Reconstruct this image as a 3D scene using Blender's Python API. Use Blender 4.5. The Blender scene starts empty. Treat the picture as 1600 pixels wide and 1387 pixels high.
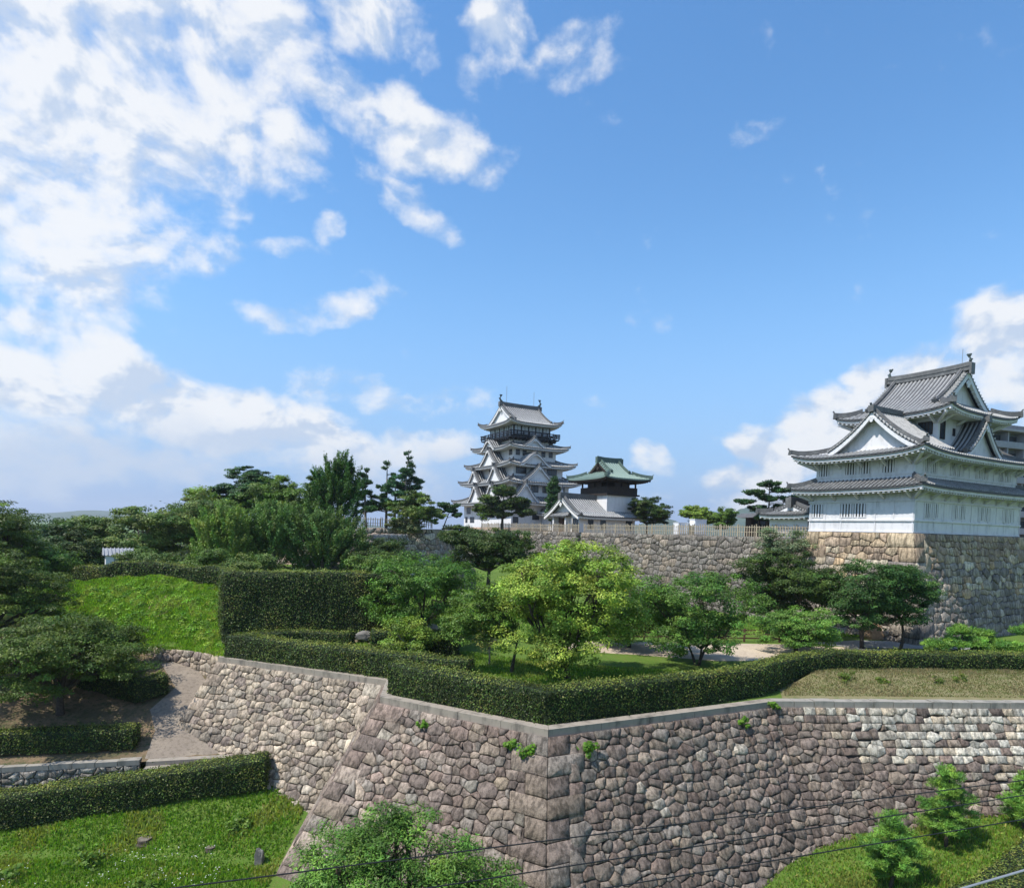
import bpy, bmesh, math, random
import numpy as np
from mathutils import Vector, noise
from mathutils.geometry import delaunay_2d_cdt
R = math.radians
sc = bpy.context.scene
col = sc.collection

# ------------------------------------------------------------------ camera
EYE = 15.0
cd = bpy.data.cameras.new('camera'); cam = bpy.data.objects.new('camera', cd); col.objects.link(cam)
cd.sensor_width = 36; cd.lens = 22.5; cd.shift_y = 0.1116; cd.clip_end = 30000; cd.clip_start = 0.2
cam.location = (0, 0, EYE)
from mathutils import Matrix
cam.rotation_euler = (Matrix.Rotation(R(90 - 2.5), 3, 'X') @ Matrix.Rotation(R(1.5), 3, 'Z')).to_euler()
sc.camera = cam

# ------------------------------------------------------------------ light and sky
SUN_EL, SUN_VX, SUN_VY = 57.0, -0.80, -0.35       # direction towards the sun
_l = math.hypot(SUN_VX, SUN_VY)
sdir = Vector((SUN_VX/_l*math.cos(R(SUN_EL)), SUN_VY/_l*math.cos(R(SUN_EL)), math.sin(R(SUN_EL))))
sd = bpy.data.lights.new('sun', 'SUN'); sd.energy = 3.9; sd.angle = R(0.6); sd.color = (1, .955, .88)
so = bpy.data.objects.new('sun', sd); col.objects.link(so)
so.rotation_euler = sdir.to_track_quat('Z', 'Y').to_euler()
sc.view_settings.view_transform = 'Standard'; sc.view_settings.look = 'None'
sc.view_settings.exposure = 0.62; sc.view_settings.gamma = 1.0
sc.cycles.max_bounces = 5; sc.cycles.diffuse_bounces = 2; sc.cycles.glossy_bounces = 2
sc.cycles.transmission_bounces = 3; sc.cycles.transparent_max_bounces = 4; sc.cycles.use_denoising = True
sc.cycles.sample_clamp_indirect = 4

world = bpy.data.worlds.new('World'); sc.world = world; world.use_nodes = True
class NT:
    """small helper to wire nodes"""
    def __init__(s, t): s.t = t; s.L = t.links
    def n(s, ty, **k):
        x = s.t.nodes.new(ty)
        for a, b in k.items(): setattr(x, a, b)
        return x
    def put(s, sock, v):
        if isinstance(v, bpy.types.NodeSocket): s.L.new(v, sock)
        else: sock.default_value = v
    def m(s, op, a, b=0.0, c=0.0, clamp=False):
        x = s.n('ShaderNodeMath', operation=op, use_clamp=clamp)
        s.put(x.inputs[0], a); s.put(x.inputs[1], b)
        if op in ('MULTIPLY_ADD', 'SMOOTH_MAX', 'SMOOTH_MIN', 'COMPARE', 'WRAP'): s.put(x.inputs[2], c)
        return x.outputs[0]
    def v(s, op, a, b=(0, 0, 0), c=None):
        x = s.n('ShaderNodeVectorMath', operation=op); s.put(x.inputs[0], a)
        if len(x.inputs) > 1 and op not in ('LENGTH', 'NORMALIZE'): s.put(x.inputs[1], b)
        if c is not None: s.put(x.inputs[2], c)
        return x.outputs['Value'] if op in ('LENGTH', 'DOT_PRODUCT') else x.outputs[0]
    def ramp(s, f, lo, hi, a=0.0, b=1.0, smooth=True):
        x = s.n('ShaderNodeMapRange', interpolation_type='SMOOTHSTEP' if smooth else 'LINEAR')
        for i, q in enumerate((f, lo, hi, a, b)): s.put(x.inputs[i], q)
        return x.outputs[0]
    def noise(s, vec, scale, detail=4, rough=.5, dist=0.0, dim='3D'):
        x = s.n('ShaderNodeTexNoise', noise_dimensions=dim)
        s.put(x.inputs['Vector'], vec); s.put(x.inputs['Scale'], scale)
        x.inputs['Detail'].default_value = detail; x.inputs['Roughness'].default_value = rough
        x.inputs['Distortion'].default_value = dist
        return x.outputs[0]
    def mix(s, f, a, b, mode='MIX'):
        x = s.n('ShaderNodeMix', data_type='RGBA', blend_type=mode)
        s.put(x.inputs[0], f)
        for i, q in ((6, a), (7, b)):
            if not isinstance(q, bpy.types.NodeSocket): q = tuple(q) + ((1,) if len(q) == 3 else ())
            s.put(x.inputs[i], q)
        return x.outputs[2]

def build_world():
    t = world.node_tree; t.nodes.clear(); N = NT(t)
    sky = N.n('ShaderNodeTexSky', sky_type='NISHITA'); sky.sun_disc = False
    sky.sun_elevation = R(SUN_EL); sky.sun_rotation = math.atan2(SUN_VX, SUN_VY)
    sky.altitude = 10; sky.air_density = 1.25; sky.dust_density = 0.2; sky.ozone_density = 3.2
    hs = N.n('ShaderNodeHueSaturation'); hs.inputs['Saturation'].default_value = 1.22
    N.L.new(sky.outputs[0], hs.inputs['Color'])
    bg = N.n('ShaderNodeBackground'); bg.inputs['Strength'].default_value = .135
    N.L.new(hs.outputs[0], bg.inputs['Color'])
    tc = N.n('ShaderNodeTexCoord'); d = tc.outputs['Generated']
    sp = N.n('ShaderNodeSeparateXYZ'); N.L.new(d, sp.inputs[0])
    az = N.m('ARCTAN2', sp.outputs[0], sp.outputs[1]); el = N.m('ARCSINE', sp.outputs[2])
    cb = N.n('ShaderNodeCombineXYZ'); N.L.new(az, cb.inputs[0]); N.L.new(el, cb.inputs[1]); P = cb.outputs[0]
    # every cloud: azimuth, elevation, half sizes (radians), tilt (deg), weight
    clouds = [(-.57,.53,.22,.17,0,.98),(-.68,.42,.18,.13,0,.9),(-.40,.60,.13,.08,-20,.8),(-.62,.30,.15,.08,0,.72),(-.48,.36,.10,.05,0,.68),(-.54,.68,.20,.09,0,.85),(-.40,.51,.12,.07,-20,.85),
              (-.25,.66,.13,.05,-25,.80),(-.20,.535,.17,.045,-12,.86),(-.075,.52,.07,.045,-20,.74),(-.18,.46,.09,.03,-30,.78),
              (-.03,.645,.05,.04,-20,.70),(.08,.615,.10,.035,12,.58),(-.06,.60,.05,.03,0,.5),(-.37,.375,.10,.018,8,.58),(-.30,.31,.13,.024,14,.66),(-.285,.41,.025,.02,30,.55),
              (.36,.535,.06,.02,0,.40),(-.60,.17,.34,.055,-4,1.05),(-.62,.22,.15,.05,-15,.85),(-.38,.125,.22,.042,-8,1.08),(-.66,.08,.3,.05,0,.8),(-.22,.20,.12,.035,-10,.66),(-.10,.19,.08,.025,0,.5),
              (-.14,.12,.09,.034,6,1.0),(-.25,.08,.25,.05,0,.5),(.20,.11,.05,.036,-15,.85),(.28,.065,.16,.04,0,.42),(.40,.125,.065,.055,50,1.12),(.455,.155,.05,.042,30,1.05),(.35,.07,.08,.04,0,.9),
              (.545,.21,.075,.042,20,1.1),(.63,.25,.08,.05,25,.95),(.70,.22,.10,.10,0,.95),(.60,.16,.10,.05,0,.75),(.12,.20,.035,.012,0,.45),(.20,.42,.05,.012,10,.25)]
    wn = N.n('ShaderNodeTexNoise'); N.L.new(N.v('MULTIPLY', P, (1, 1.5, 1)), wn.inputs['Vector']); wn.inputs['Scale'].default_value = 7; wn.inputs['Detail'].default_value = 5
    warp = N.v('MULTIPLY', N.v('SUBTRACT', wn.outputs['Color'], (.5, .5, .5)), (.13, .085, 0))
    PW = N.v('ADD', P, warp)
    acc = None
    for (ca, ce, ra, re, tilt, w) in clouds:
        q = N.v('SUBTRACT', PW, (ca, ce, 0)); c, s_ = math.cos(R(tilt)), math.sin(R(tilt))
        u = N.v('DOT_PRODUCT', q, (c/ra, s_/ra, 0)); v_ = N.v('DOT_PRODUCT', q, (-s_/re, c/re, 0))
        r2 = N.m('MULTIPLY_ADD', u, u, N.m('MULTIPLY', v_, v_))
        g = N.m('MULTIPLY', N.ramp(r2, 1.9, .0), w)
        acc = g if acc is None else N.m('SMOOTH_MAX', acc, g, .1)
    # clouds elsewhere in the sky, away from the photographed sector
    away = N.ramp(N.m('ABSOLUTE', az), 1.0, 1.5)
    acc = N.m('MAXIMUM', acc, N.m('MULTIPLY', N.ramp(N.noise(P, 2.2, 3), .5, .62), away))
    PS = N.v('MULTIPLY', P, (1, 1.35, 1))
    n1 = N.noise(PS, 7.5, 9, .56, .25)
    n1b = N.noise(N.v('ADD', PS, (-.014, .022, 0)), 7.5, 9, .56, .25)
    dens = N.m('ADD', N.m('MULTIPLY', acc, 1.15), N.m('MULTIPLY', N.m('SUBTRACT', n1, .5), 2.2))
    dens = N.m('ADD', dens, N.m('MULTIPLY', N.m('SUBTRACT', N.noise(PS, 30, 6, .6), .5), .75))
    mask = N.m('MULTIPLY', N.ramp(dens, .36, 1.15), .92)
    fine = N.noise(PS, 5, 5, .55)
    lit = N.ramp(N.m('ADD', N.m('MULTIPLY', N.m('SUBTRACT', n1, n1b), 3.2), N.m('MULTIPLY', fine, 1.0)), .22, .62)
    # cloud bases low over the left horizon are grey-blue, tops white
    low = N.ramp(N.m('ADD', el, N.m('MULTIPLY', N.m('SUBTRACT', fine, .5), .14)), .07, .155)
    left = N.ramp(az, -.25, .2)
    shade = N.m('MULTIPLY', lit, N.m('MAXIMUM', low, left))
    ccol = N.mix(shade, (.60, .70, .86), (.96, .97, .985))
    veil = N.m('MULTIPLY', N.ramp(el, .42, -.02), .9)
    cbg = N.n('ShaderNodeBackground'); N.L.new(ccol, cbg.inputs['Color']); cbg.inputs['Strength'].default_value = .65
    vbg = N.n('ShaderNodeBackground'); vbg.inputs['Color'].default_value = (.235, .43, .86, 1); vbg.inputs['Strength'].default_value = .62
    vm = N.n('ShaderNodeMixShader'); N.L.new(veil, vm.inputs[0]); N.L.new(bg.outputs[0], vm.inputs[1]); N.L.new(vbg.outputs[0], vm.inputs[2])
    ms = N.n('ShaderNodeMixShader'); N.L.new(mask, ms.inputs[0]); N.L.new(vm.outputs[0], ms.inputs[1]); N.L.new(cbg.outputs[0], ms.inputs[2])
    out = N.n('ShaderNodeOutputWorld'); N.L.new(ms.outputs[0], out.inputs[0])
    world.cycles.sampling_method = 'MANUAL'; world.cycles.sample_map_resolution = 512
build_world()

# ------------------------------------------------------------------ materials
def mat(name):
    m = bpy.data.materials.new(name); m.use_nodes = True; m.node_tree.nodes.clear(); N = NT(m.node_tree)
    b = N.n('ShaderNodeBsdfPrincipled'); o = N.n('ShaderNodeOutputMaterial'); N.L.new(b.outputs[0], o.inputs[0])
    return m, N, b, o
def bump(N, b, h, strength=.5, dist=.05):
    x = N.n('ShaderNodeBump'); x.inputs['Strength'].default_value = strength; x.inputs['Distance'].default_value = dist
    N.L.new(h, x.inputs['Height']); N.L.new(x.outputs[0], b.inputs['Normal'])
def pos(N): return N.n('ShaderNodeNewGeometry').outputs['Position']
def plain(name, c, rough=.7, var=.12, scale=3.0, metal=0.0, bmp=0.0, spec=.3):
    m, N, b, o = mat(name); p = pos(N)
    n = N.noise(p, scale, 5, .6)
    f = N.ramp(n, .3, .7, 1-var, 1+var, False)
    N.L.new(N.v('MULTIPLY', (c[0], c[1], c[2]), N.n('ShaderNodeCombineXYZ').outputs[0]), b.inputs['Base Color']) if False else None
    cc = N.n('ShaderNodeCombineXYZ'); [N.L.new(f, cc.inputs[i]) for i in range(3)]
    N.L.new(N.v('MULTIPLY', cc.outputs[0], tuple(c)), b.inputs['Base Color'])
    b.inputs['Roughness'].default_value = rough; b.inputs['Metallic'].default_value = metal; b.inputs['Specular IOR Level'].default_value = spec
    if bmp: bump(N, b, n, bmp, .05)
    return m
def leafmat(name, trans=.35, rough=.5, spec=.22):
    m, N, b, o = mat(name)
    a = N.n('ShaderNodeAttribute', attribute_name='Col'); c = a.outputs['Color']
    N.L.new(c, b.inputs['Base Color']); b.inputs['Roughness'].default_value = rough; b.inputs['Specular IOR Level'].default_value = spec
    t = N.n('ShaderNodeBsdfTranslucent'); N.L.new(N.mix(1.0, c, (1.25, 1.35, .55), 'MULTIPLY'), t.inputs['Color'])
    ms = N.n('ShaderNodeMixShader'); ms.inputs[0].default_value = trans
    N.L.new(b.outputs[0], ms.inputs[1]); N.L.new(t.outputs[0], ms.inputs[2]); N.L.new(ms.outputs[0], o.inputs[0])
    return m
def stonemat(name, streak=.5):
    m, N, b, o = mat(name); p = pos(N)
    c = N.n('ShaderNodeAttribute', attribute_name='Col').outputs['Color']
    blotch = N.ramp(N.noise(p, 2.6, 6, .65), .32, .68, .72, 1.25, False)
    fine = N.ramp(N.noise(p, 26, 6, .75), .3, .7, .66, 1.34, False)
    st = N.noise(N.v('MULTIPLY', p, (7, 7, .55)), 1.0, 4, .6)
    sf = N.ramp(st, .40, .64, 1.08, 1-.72*streak)
    f = N.m('MULTIPLY', N.m('MULTIPLY', blotch, fine), sf)
    cc = N.n('ShaderNodeCombineXYZ'); [N.L.new(f, cc.inputs[i]) for i in range(3)]
    c2 = N.mix(1.0, N.mix(1.0, c, (1.24, 1.185, 1.08), 'MULTIPLY'), cc.outputs[0], 'MULTIPLY')
    li = N.m('MULTIPLY', N.ramp(N.noise(p, 5.5, 6, .7), .60, .70), .55)
    c3 = N.mix(N.m('MULTIPLY', li, .5), c2, (.33, .31, .28))
    N.L.new(c3, b.inputs['Base Color']); b.inputs['Roughness'].default_value = .88; b.inputs['Specular IOR Level'].default_value = .2
    bump(N, b, N.m('ADD', N.noise(p, 6, 9, .72), N.m('MULTIPLY', N.noise(p, 34, 4, .7), .35)), 1.0, .13)
    return m
def groundmat(name, cols, sc1=.5, sc2=6.0, bmp=.4):
    m, N, b, o = mat(name); p = pos(N)
    n1 = N.noise(p, sc1, 5, .6); n2 = N.noise(p, sc2, 6, .7); n3 = N.noise(p, sc2*6, 4, .7)
    c = N.mix(N.ramp(n1, .38, .62), cols[0], cols[1])
    c = N.mix(N.ramp(n2, .45, .7), c, cols[2])
    f = N.ramp(n3, .3, .7, .75, 1.25, False); cc = N.n('ShaderNodeCombineXYZ'); [N.L.new(f, cc.inputs[i]) for i in range(3)]
    N.L.new(N.mix(1.0, c, cc.outputs[0], 'MULTIPLY'), b.inputs['Base Color']); b.inputs['Roughness'].default_value = .92; b.inputs['Specular IOR Level'].default_value = .15
    bump(N, b, N.m('ADD', n2, n3), bmp, .08)
    return m
def plaster(name, c, dirt=(.42, .43, .42), amt=.35):
    m, N, b, o = mat(name); p = pos(N)
    st = N.noise(N.v('MULTIPLY', p, (2.2, 2.2, .5)), 1.0, 6, .65); bl = N.noise(p, 1.3, 6, .7)
    k = N.m('MULTIPLY', N.ramp(N.m('ADD', N.m('MULTIPLY', st, .6), N.m('MULTIPLY', bl, .4)), .46, .66), amt)
    N.L.new(N.mix(k, c, dirt), b.inputs['Base Color']); b.inputs['Roughness'].default_value = .8; b.inputs['Specular IOR Level'].default_value = .2
    bump(N, b, N.noise(p, 6, 5, .6), .15, .02)
    return m
def tilemat(name, c, lichen, amt):
    m, N, b, o = mat(name); p = pos(N)
    n = N.noise(p, 1.7, 6, .7); n2 = N.noise(p, 11, 4, .7)
    k = N.m('MULTIPLY', N.ramp(N.m('ADD', N.m('MULTIPLY', n, .5), N.m('MULTIPLY', n2, .5)), .45, .62), amt)
    N.L.new(N.mix(k, c, lichen), b.inputs['Base Color']); b.inputs['Roughness'].default_value = .55; b.inputs['Specular IOR Level'].default_value = .4
    bump(N, b, n2, .3, .03)
    return m
M = dict(
    stone=stonemat('rough_stone', .7), stone_pale=stonemat('cut_stone', .35),
    gap=plain('joint_soil', (.045, .04, .034), .95, .4, 5),
    coping=plaster('coping_concrete', (.30, .262, .215), (.11, .10, .085), .85),
    leaf=leafmat('leaf', .22), hedge=leafmat('hedge_leaf', .22, .5, .22), needle=leafmat('needle', .18, .5, .3), grass=leafmat('grass_blade', .4, .6, .2),
    core=plain('hedge_interior', (.014, .024, .008), .9, .4, 8),
    bark=plain('bark', (.07, .055, .042), .9, .4, 9, bmp=.6), bark_pale=plain('pale_bark', (.2, .18, .15), .9, .35, 9, bmp=.5),
    lawn=groundmat('lawn', ((.075, .14, .02), (.10, .165, .026), (.12, .14, .035)), .45, 4),
    rough=groundmat('rough_turf', ((.19, .165, .08), (.22, .19, .10), (.11, .14, .04)), .6, 3),
    dirt=groundmat('dirt', ((.20, .14, .085), (.12, .095, .055), (.06, .075, .03)), .5, 4),
    sand=groundmat('sand', ((.50, .41, .30), (.44, .36, .27), (.38, .30, .22)), .4, 3, .15),
    paving=groundmat('path_paving', ((.27, .225, .175), (.23, .19, .15), (.15, .125, .095)), .6, 5, .2),
    gravel=groundmat('gravel', ((.35, .34, .32), (.30, .30, .29), (.24, .24, .23)), .6, 8, .3),
    hill=groundmat('far_hill', ((.045, .075, .03), (.03, .055, .022), (.06, .085, .04)), .006, .03, .2),
    plaster=plaster('white_plaster', (.70, .695, .69), (.40, .41, .42), .45), plaster_w=plaster('weathered_plaster', (.68, .67, .675), (.34, .345, .35), .5),
    plaster_warm=plaster('warm_plaster', (.71, .685, .66), (.44, .41, .37), .4),
    tile=tilemat('roof_tile', (.05, .05, .053), (.14, .14, .135), .4), rib=tilemat('tile_rib', (.35, .345, .335), (.12, .12, .117), .6),
    rib_dark=tilemat('dark_tile_rib', (.26, .26, .255), (.08, .08, .08), .8), rib_far=tilemat('pale_tile_rib', (.40, .40, .39), (.13, .13, .13), .7),
    tile_edge=plain('eave_tile', (.06, .06, .065), .5, .3, 6),
    copper=tilemat('copper_patina', (.185, .255, .215), (.13, .185, .16), .5), copper_rib=tilemat('copper_batten', (.22, .295, .25), (.15, .21, .18), .4),
    wood=plain('dark_wood', (.035, .024, .018), .7, .35, 4), wood_door=plain('door_wood', (.10, .055, .035), .7, .3, 5),
    lacquer=plain('black_woodwork', (.014, .014, .016), .5, .3, 5), glass=plain('window_glass', (.035, .045, .055), .15, .2, 2, spec=.6),
    pale_panel=plain('pale_screen', (.50, .55, .60), .4, .15, 3), bamboo=plain('bamboo', (.38, .32, .23), .75, .3, 8),
    grey_metal=plain('grey_metal', (.35, .36, .37), .45, .15, 2, .6), bronze=plain('bronze', (.06, .08, .075), .5, .4, 9, .5),
    cable=plain('cable', (.012, .012, .013), .5, .1, 2), concrete=plain('concrete', (.30, .31, .33), .8, .12, 1.2), concrete_dark=plain('balcony_panel', (.16, .165, .18), .7, .15, 1.5),
    white_box=plain('painted_white', (.78, .80, .82), .5, .05, 2), rust=plain('rusty_rock', (.42, .26, .15), .9, .35, 3, bmp=.5),
    vine=leafmat('vine_leaf', .4), rock=plain('grey_rock', (.17, .16, .145), .9, .35, 3, bmp=.8), stump=plain('cut_stump', (.15, .13, .10), .9, .4, 7, bmp=.8),
)

# ------------------------------------------------------------------ object helpers
def tag(o, label=None, cat=None, group=None, kind=None):
    if label: o['label'] = label
    if cat: o['category'] = cat
    if group: o['group'] = group
    if kind: o['kind'] = kind
    return o
def empty(name, loc, rz=0.0, label=None, cat=None, group=None):
    o = bpy.data.objects.new(name, None); col.objects.link(o); o.location = loc; o.rotation_euler = (0, 0, rz); o.empty_display_size = .5
    return tag(o, label, cat, group)
class MB:
    """collects vertices and faces; build() links them as one mesh object"""
    def __init__(s): s.v = []; s.f = []; s.m = []
    def vert(s, p): s.v.append(tuple(p)); return len(s.v)-1
    def face(s, idx, m=0): s.f.append(tuple(idx)); s.m.append(m)
    def quad(s, a, b, c, d, m=0):
        i = len(s.v); s.v += [tuple(a), tuple(b), tuple(c), tuple(d)]; s.face((i, i+1, i+2, i+3), m)
    def poly(s, pts, m=0):
        i = len(s.v); s.v += [tuple(p) for p in pts]; s.face(range(i, i+len(pts)), m)
    def hexa(s, p, m=0):            # 8 corners: bottom 4 ccw, top 4 ccw
        i = len(s.v); s.v += [tuple(q) for q in p]
        for f in ((3, 2, 1, 0), (4, 5, 6, 7), (0, 1, 5, 4), (1, 2, 6, 5), (2, 3, 7, 6), (3, 0, 4, 7)): s.face([i+k for k in f], m)
    def box(s, x0, x1, y0, y1, z0, z1, m=0):
        s.hexa([(x0, y0, z0), (x1, y0, z0), (x1, y1, z0), (x0, y1, z0), (x0, y0, z1), (x1, y0, z1), (x1, y1, z1), (x0, y1, z1)], m)
    def beam(s, a, b, w, h, m=0, up=(0, 0, 1)):   # rectangular bar from a to b
        a = Vector(a); b = Vector(b); d = (b-a).normalized(); up = Vector(up)
        sd_ = d.cross(up)
        if sd_.length < 1e-4: sd_ = d.cross(Vector((0, 1, 0)))
        sd_.normalize(); u = sd_.cross(d).normalized(); sd_ *= w/2; u *= h/2
        s.hexa([a-sd_-u, a+sd_-u, b+sd_-u, b-sd_-u, a-sd_+u, a+sd_+u, b+sd_+u, b-sd_+u], m)
    def tube(s, pts, rad, n=6, m=0, cap=True):
        pts = [Vector(p) for p in pts]; rings = []
        for k, p in enumerate(pts):
            d = (pts[min(k+1, len(pts)-1)]-pts[max(k-1, 0)]).normalized()
            a = d.orthogonal().normalized() if abs(d.z) > .9 else d.cross(Vector((0, 0, 1))).normalized()
            if abs(d.z) > .9: a = Vector((1, 0, 0)) - d*d.x; a.normalize()
            b = d.cross(a); r = rad[k] if hasattr(rad, '__len__') else rad
            rings.append([s.vert(p + (a*math.cos(2*math.pi*j/n)+b*math.sin(2*math.pi*j/n))*r) for j in range(n)])
        for k in range(len(rings)-1):
            for j in range(n): s.face((rings[k][j], rings[k][(j+1) % n], rings[k+1][(j+1) % n], rings[k+1][j]), m)
        if cap: s.face(rings[-1], m); s.face(rings[0][::-1], m)
    def grid(s, fn, us, vs, m=0):
        ids = [[s.vert(fn(u, v)) for u in us] for v in vs]
        for j in range(len(vs)-1):
            for i in range(len(us)-1): s.face((ids[j][i], ids[j][i+1], ids[j+1][i+1], ids[j+1][i]), m)
    def build(s, name, mats, parent=None, smooth=False, **kw):
        me = bpy.data.meshes.new(name); me.from_pydata(s.v, [], s.f)
        mats = mats if isinstance(mats, (list, tuple)) else [mats]
        for k in mats: me.materials.append(M[k])
        if len(mats) > 1: me.polygons.foreach_set('material_index', s.m)
        if smooth: me.polygons.foreach_set('use_smooth', [True]*len(me.polygons))
        me.update(); o = bpy.data.objects.new(name, me); col.objects.link(o)
        if parent: o.parent = parent
        return tag(o, **kw)
def np_mesh(name, V, F, mat_key, colors=None, parent=None, smooth=False, link=True, **kw):
    """V (n,3), F (m,k) with constant k, colours per vertex"""
    me = bpy.data.meshes.new(name); nv, nf, k = len(V), len(F), F.shape[1]
    me.vertices.add(nv); me.vertices.foreach_set('co', np.asarray(V, np.float32).ravel())
    me.loops.add(nf*k); me.loops.foreach_set('vertex_index', np.asarray(F, np.int32).ravel())
    me.polygons.add(nf); me.polygons.foreach_set('loop_start', np.arange(0, nf*k, k, dtype=np.int32)); me.polygons.foreach_set('loop_total', np.full(nf, k, np.int32))
    if smooth: me.polygons.foreach_set('use_smooth', np.ones(nf, bool))
    me.update(calc_edges=True)
    if colors is not None:
        a = me.color_attributes.new('Col', 'FLOAT_COLOR', 'POINT'); c = np.ones((nv, 4), np.float32); c[:, :3] = colors; a.data.foreach_set('color', c.ravel())
    me.materials.append(M[mat_key])
    o = bpy.data.objects.new(name, me); col.objects.link(o)
    if parent: o.parent = parent
    return tag(o, **kw)

def leaf_quads(P, Nr, size, aspect, rng, fold=0.0):
    """rhombic leaves at P lying across the normals Nr"""
    n = len(P); Nr = Nr/np.linalg.norm(Nr, axis=1, keepdims=True)
    t = rng.normal(size=(n, 3)); t -= (t*Nr).sum(1, keepdims=True)*Nr; t /= np.linalg.norm(t, axis=1, keepdims=True)
    b = np.cross(Nr, t); s = size.reshape(-1, 1)
    V = np.empty((n, 4, 3)); V[:, 0] = P - t*s*.5; V[:, 1] = P + b*s*aspect*.5 + t*s*.08; V[:, 2] = P + t*s*.5; V[:, 3] = P - b*s*aspect*.5 + t*s*.08
    F = np.arange(4*n).reshape(n, 4)
    return V.reshape(-1, 3), F
def vary(base, n, rng, amt=.25, hue=.12):
    base = np.asarray(base, float)
    b = base[rng.integers(0, len(base), n)] if base.ndim == 2 else np.tile(base, (n, 1))
    k = np.exp(rng.normal(0, amt, (n, 1))); h = 1 + rng.normal(0, hue, (n, 1))
    c = b*k; c[:, :1] *= h; return np.clip(c, .002, .9)

# ------------------------------------------------------------------ terrain
def sstep(a, b, x):
    t = np.clip((np.asarray(x, float)-a)/(b-a), 0, 1); return t*t*(3-2*t)
def lower_z(x, y):
    x = np.asarray(x, float); y = np.asarray(y, float)
    base = .2 - .05*np.clip(27.4-y, 0, 60)
    left = .42*np.clip(y-27.4, 0, 5)*(1-sstep(-8, 2, x))
    right = (.105*np.clip(x-4, 0, 22)) + .16*np.clip(y-23.5, 0, 7)*sstep(4, 12, x)
    lump = .06*np.sin(x*1.3+y*.7)+.05*np.sin(x*.6-y*1.9)
    return (base+left+right+lump)*(1-sstep(45, 70, np.hypot(x, y-10))) - sstep(45, 90, np.hypot(x, y-10))*.5
def path_z(x, y):
    x = np.asarray(x, float); y = np.asarray(y, float)
    z = 2.72 + .30*np.clip(y-32.2-.28*(x+18.8), 0, 25); return np.minimum(z, 9.0)
TERR = 7.2
BK0 = (-17.2, 39.4); BK1 = (-20.6, 41.3); BK2 = (-30., 43.4)
def terr_z(x, y):
    x = np.asarray(x, float); y = np.asarray(y, float)
    z = TERR + 2.3*sstep(38.5, 50, y)*(1-sstep(-2, 8, x)) - .0
    m = 6.2 + .56*(y-39.6) ; m = np.where(y > 47.5, 10.62+.015*(y-47.5), m)
    m = m + .12*np.sin(x*.9+y*.8) + .10*np.sin(x*2.3+1.3*np.sin(y*1.7))*np.sin(y*2.6+x*.8) + .06*np.sin(x*5.1+y*2.2)*np.sin(y*4.7-x*1.9)
    m = m - np.clip(-30-x, 0, 30)*.16
    w = sstep(-15.8, -18.6, x)
    w2 = sstep(-17.8, -18.8, x) * sstep(43, 41, y)
    z1 = z*(1-w)+m*w
    near = sstep(38.2, 36.6, y)
    z1 = z1*(1-near)+TERR*near
    # hill to the back left
    z1 = z1 + np.clip(y-50, 0, 40)*.02*sstep(4, -14, x)
    z1 = z1 - sstep(-44, -80, x)*2.0
    # ground held by the short bank wall beside the path
    pl = [(-60, 45.2), BK2, BK1, BK0, (-16.6, 36.7)]; dd = np.full(np.shape(z1), 99.0)
    for (ax, ay), (bx, by) in zip(pl[:-1], pl[1:]):
        L2 = (bx-ax)**2+(by-ay)**2; t = np.clip(((x-ax)*(bx-ax)+(y-ay)*(by-ay))/L2, 0, 1); dd = np.minimum(dd, np.hypot(x-ax-t*(bx-ax), y-ay-t*(by-ay)))
    return np.where((x < -16.9) & (y < 48), np.maximum(np.minimum(z1, 6.60+.95*np.clip(dd-.25, 0, 9)), np.minimum(path_z(x, y), 8.2)), z1)
def sheet(name, poly, zf, mkey, step, smooth=True, extra=None, **kw):
    poly = np.array(poly, float); x0, y0 = poly.min(0); x1, y1 = poly.max(0)
    pts = [Vector(p) for p in poly]; n = len(pts)
    # densify the border
    P = []; 
    for i in range(n):
        a, b = pts[i], pts[(i+1) % n]; k = max(1, int((b-a).length/step))
        for j in range(k): P.append(a+(b-a)*(j/k))
    nb = len(P); edges = [(i, (i+1) % nb) for i in range(nb)]
    X, Y = np.meshgrid(np.arange(x0+step*.5, x1, step), np.arange(y0+step*.5, y1, step)); X = X.ravel(); Y = Y.ravel()
    ins = np.zeros(len(X), bool)
    for i in range(n):
        (ax, ay), (bx, by) = poly[i], poly[(i+1) % n]
        with np.errstate(divide='ignore', invalid='ignore'):
            c = ((ay > Y) != (by > Y)) & (X < (bx-ax)*(Y-ay)/(by-ay+1e-12)+ax)
        ins ^= c
    # keep clear of the border
    for i in range(n):
        a, b = poly[i], poly[(i+1) % n]; d = b-a; L2 = (d*d).sum()
        t = np.clip(((X-a[0])*d[0]+(Y-a[1])*d[1])/L2, 0, 1)
        ins &= np.hypot(X-a[0]-t*d[0], Y-a[1]-t*d[1]) > step*.45
    P += [Vector((x, y)) for x, y in zip(X[ins], Y[ins])]
    vs, es, fs = delaunay_2d_cdt(P, edges, [], 1, 1e-5)[:3]
    A = np.array([(v.x, v.y) for v in vs]); Z = zf(A[:, 0], A[:, 1])
    V = np.column_stack([A, Z]); F = np.array([f for f in fs if len(f) == 3])
    o = np_mesh(name, V, F, mkey, None, None, smooth, **kw)
    return o

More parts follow.
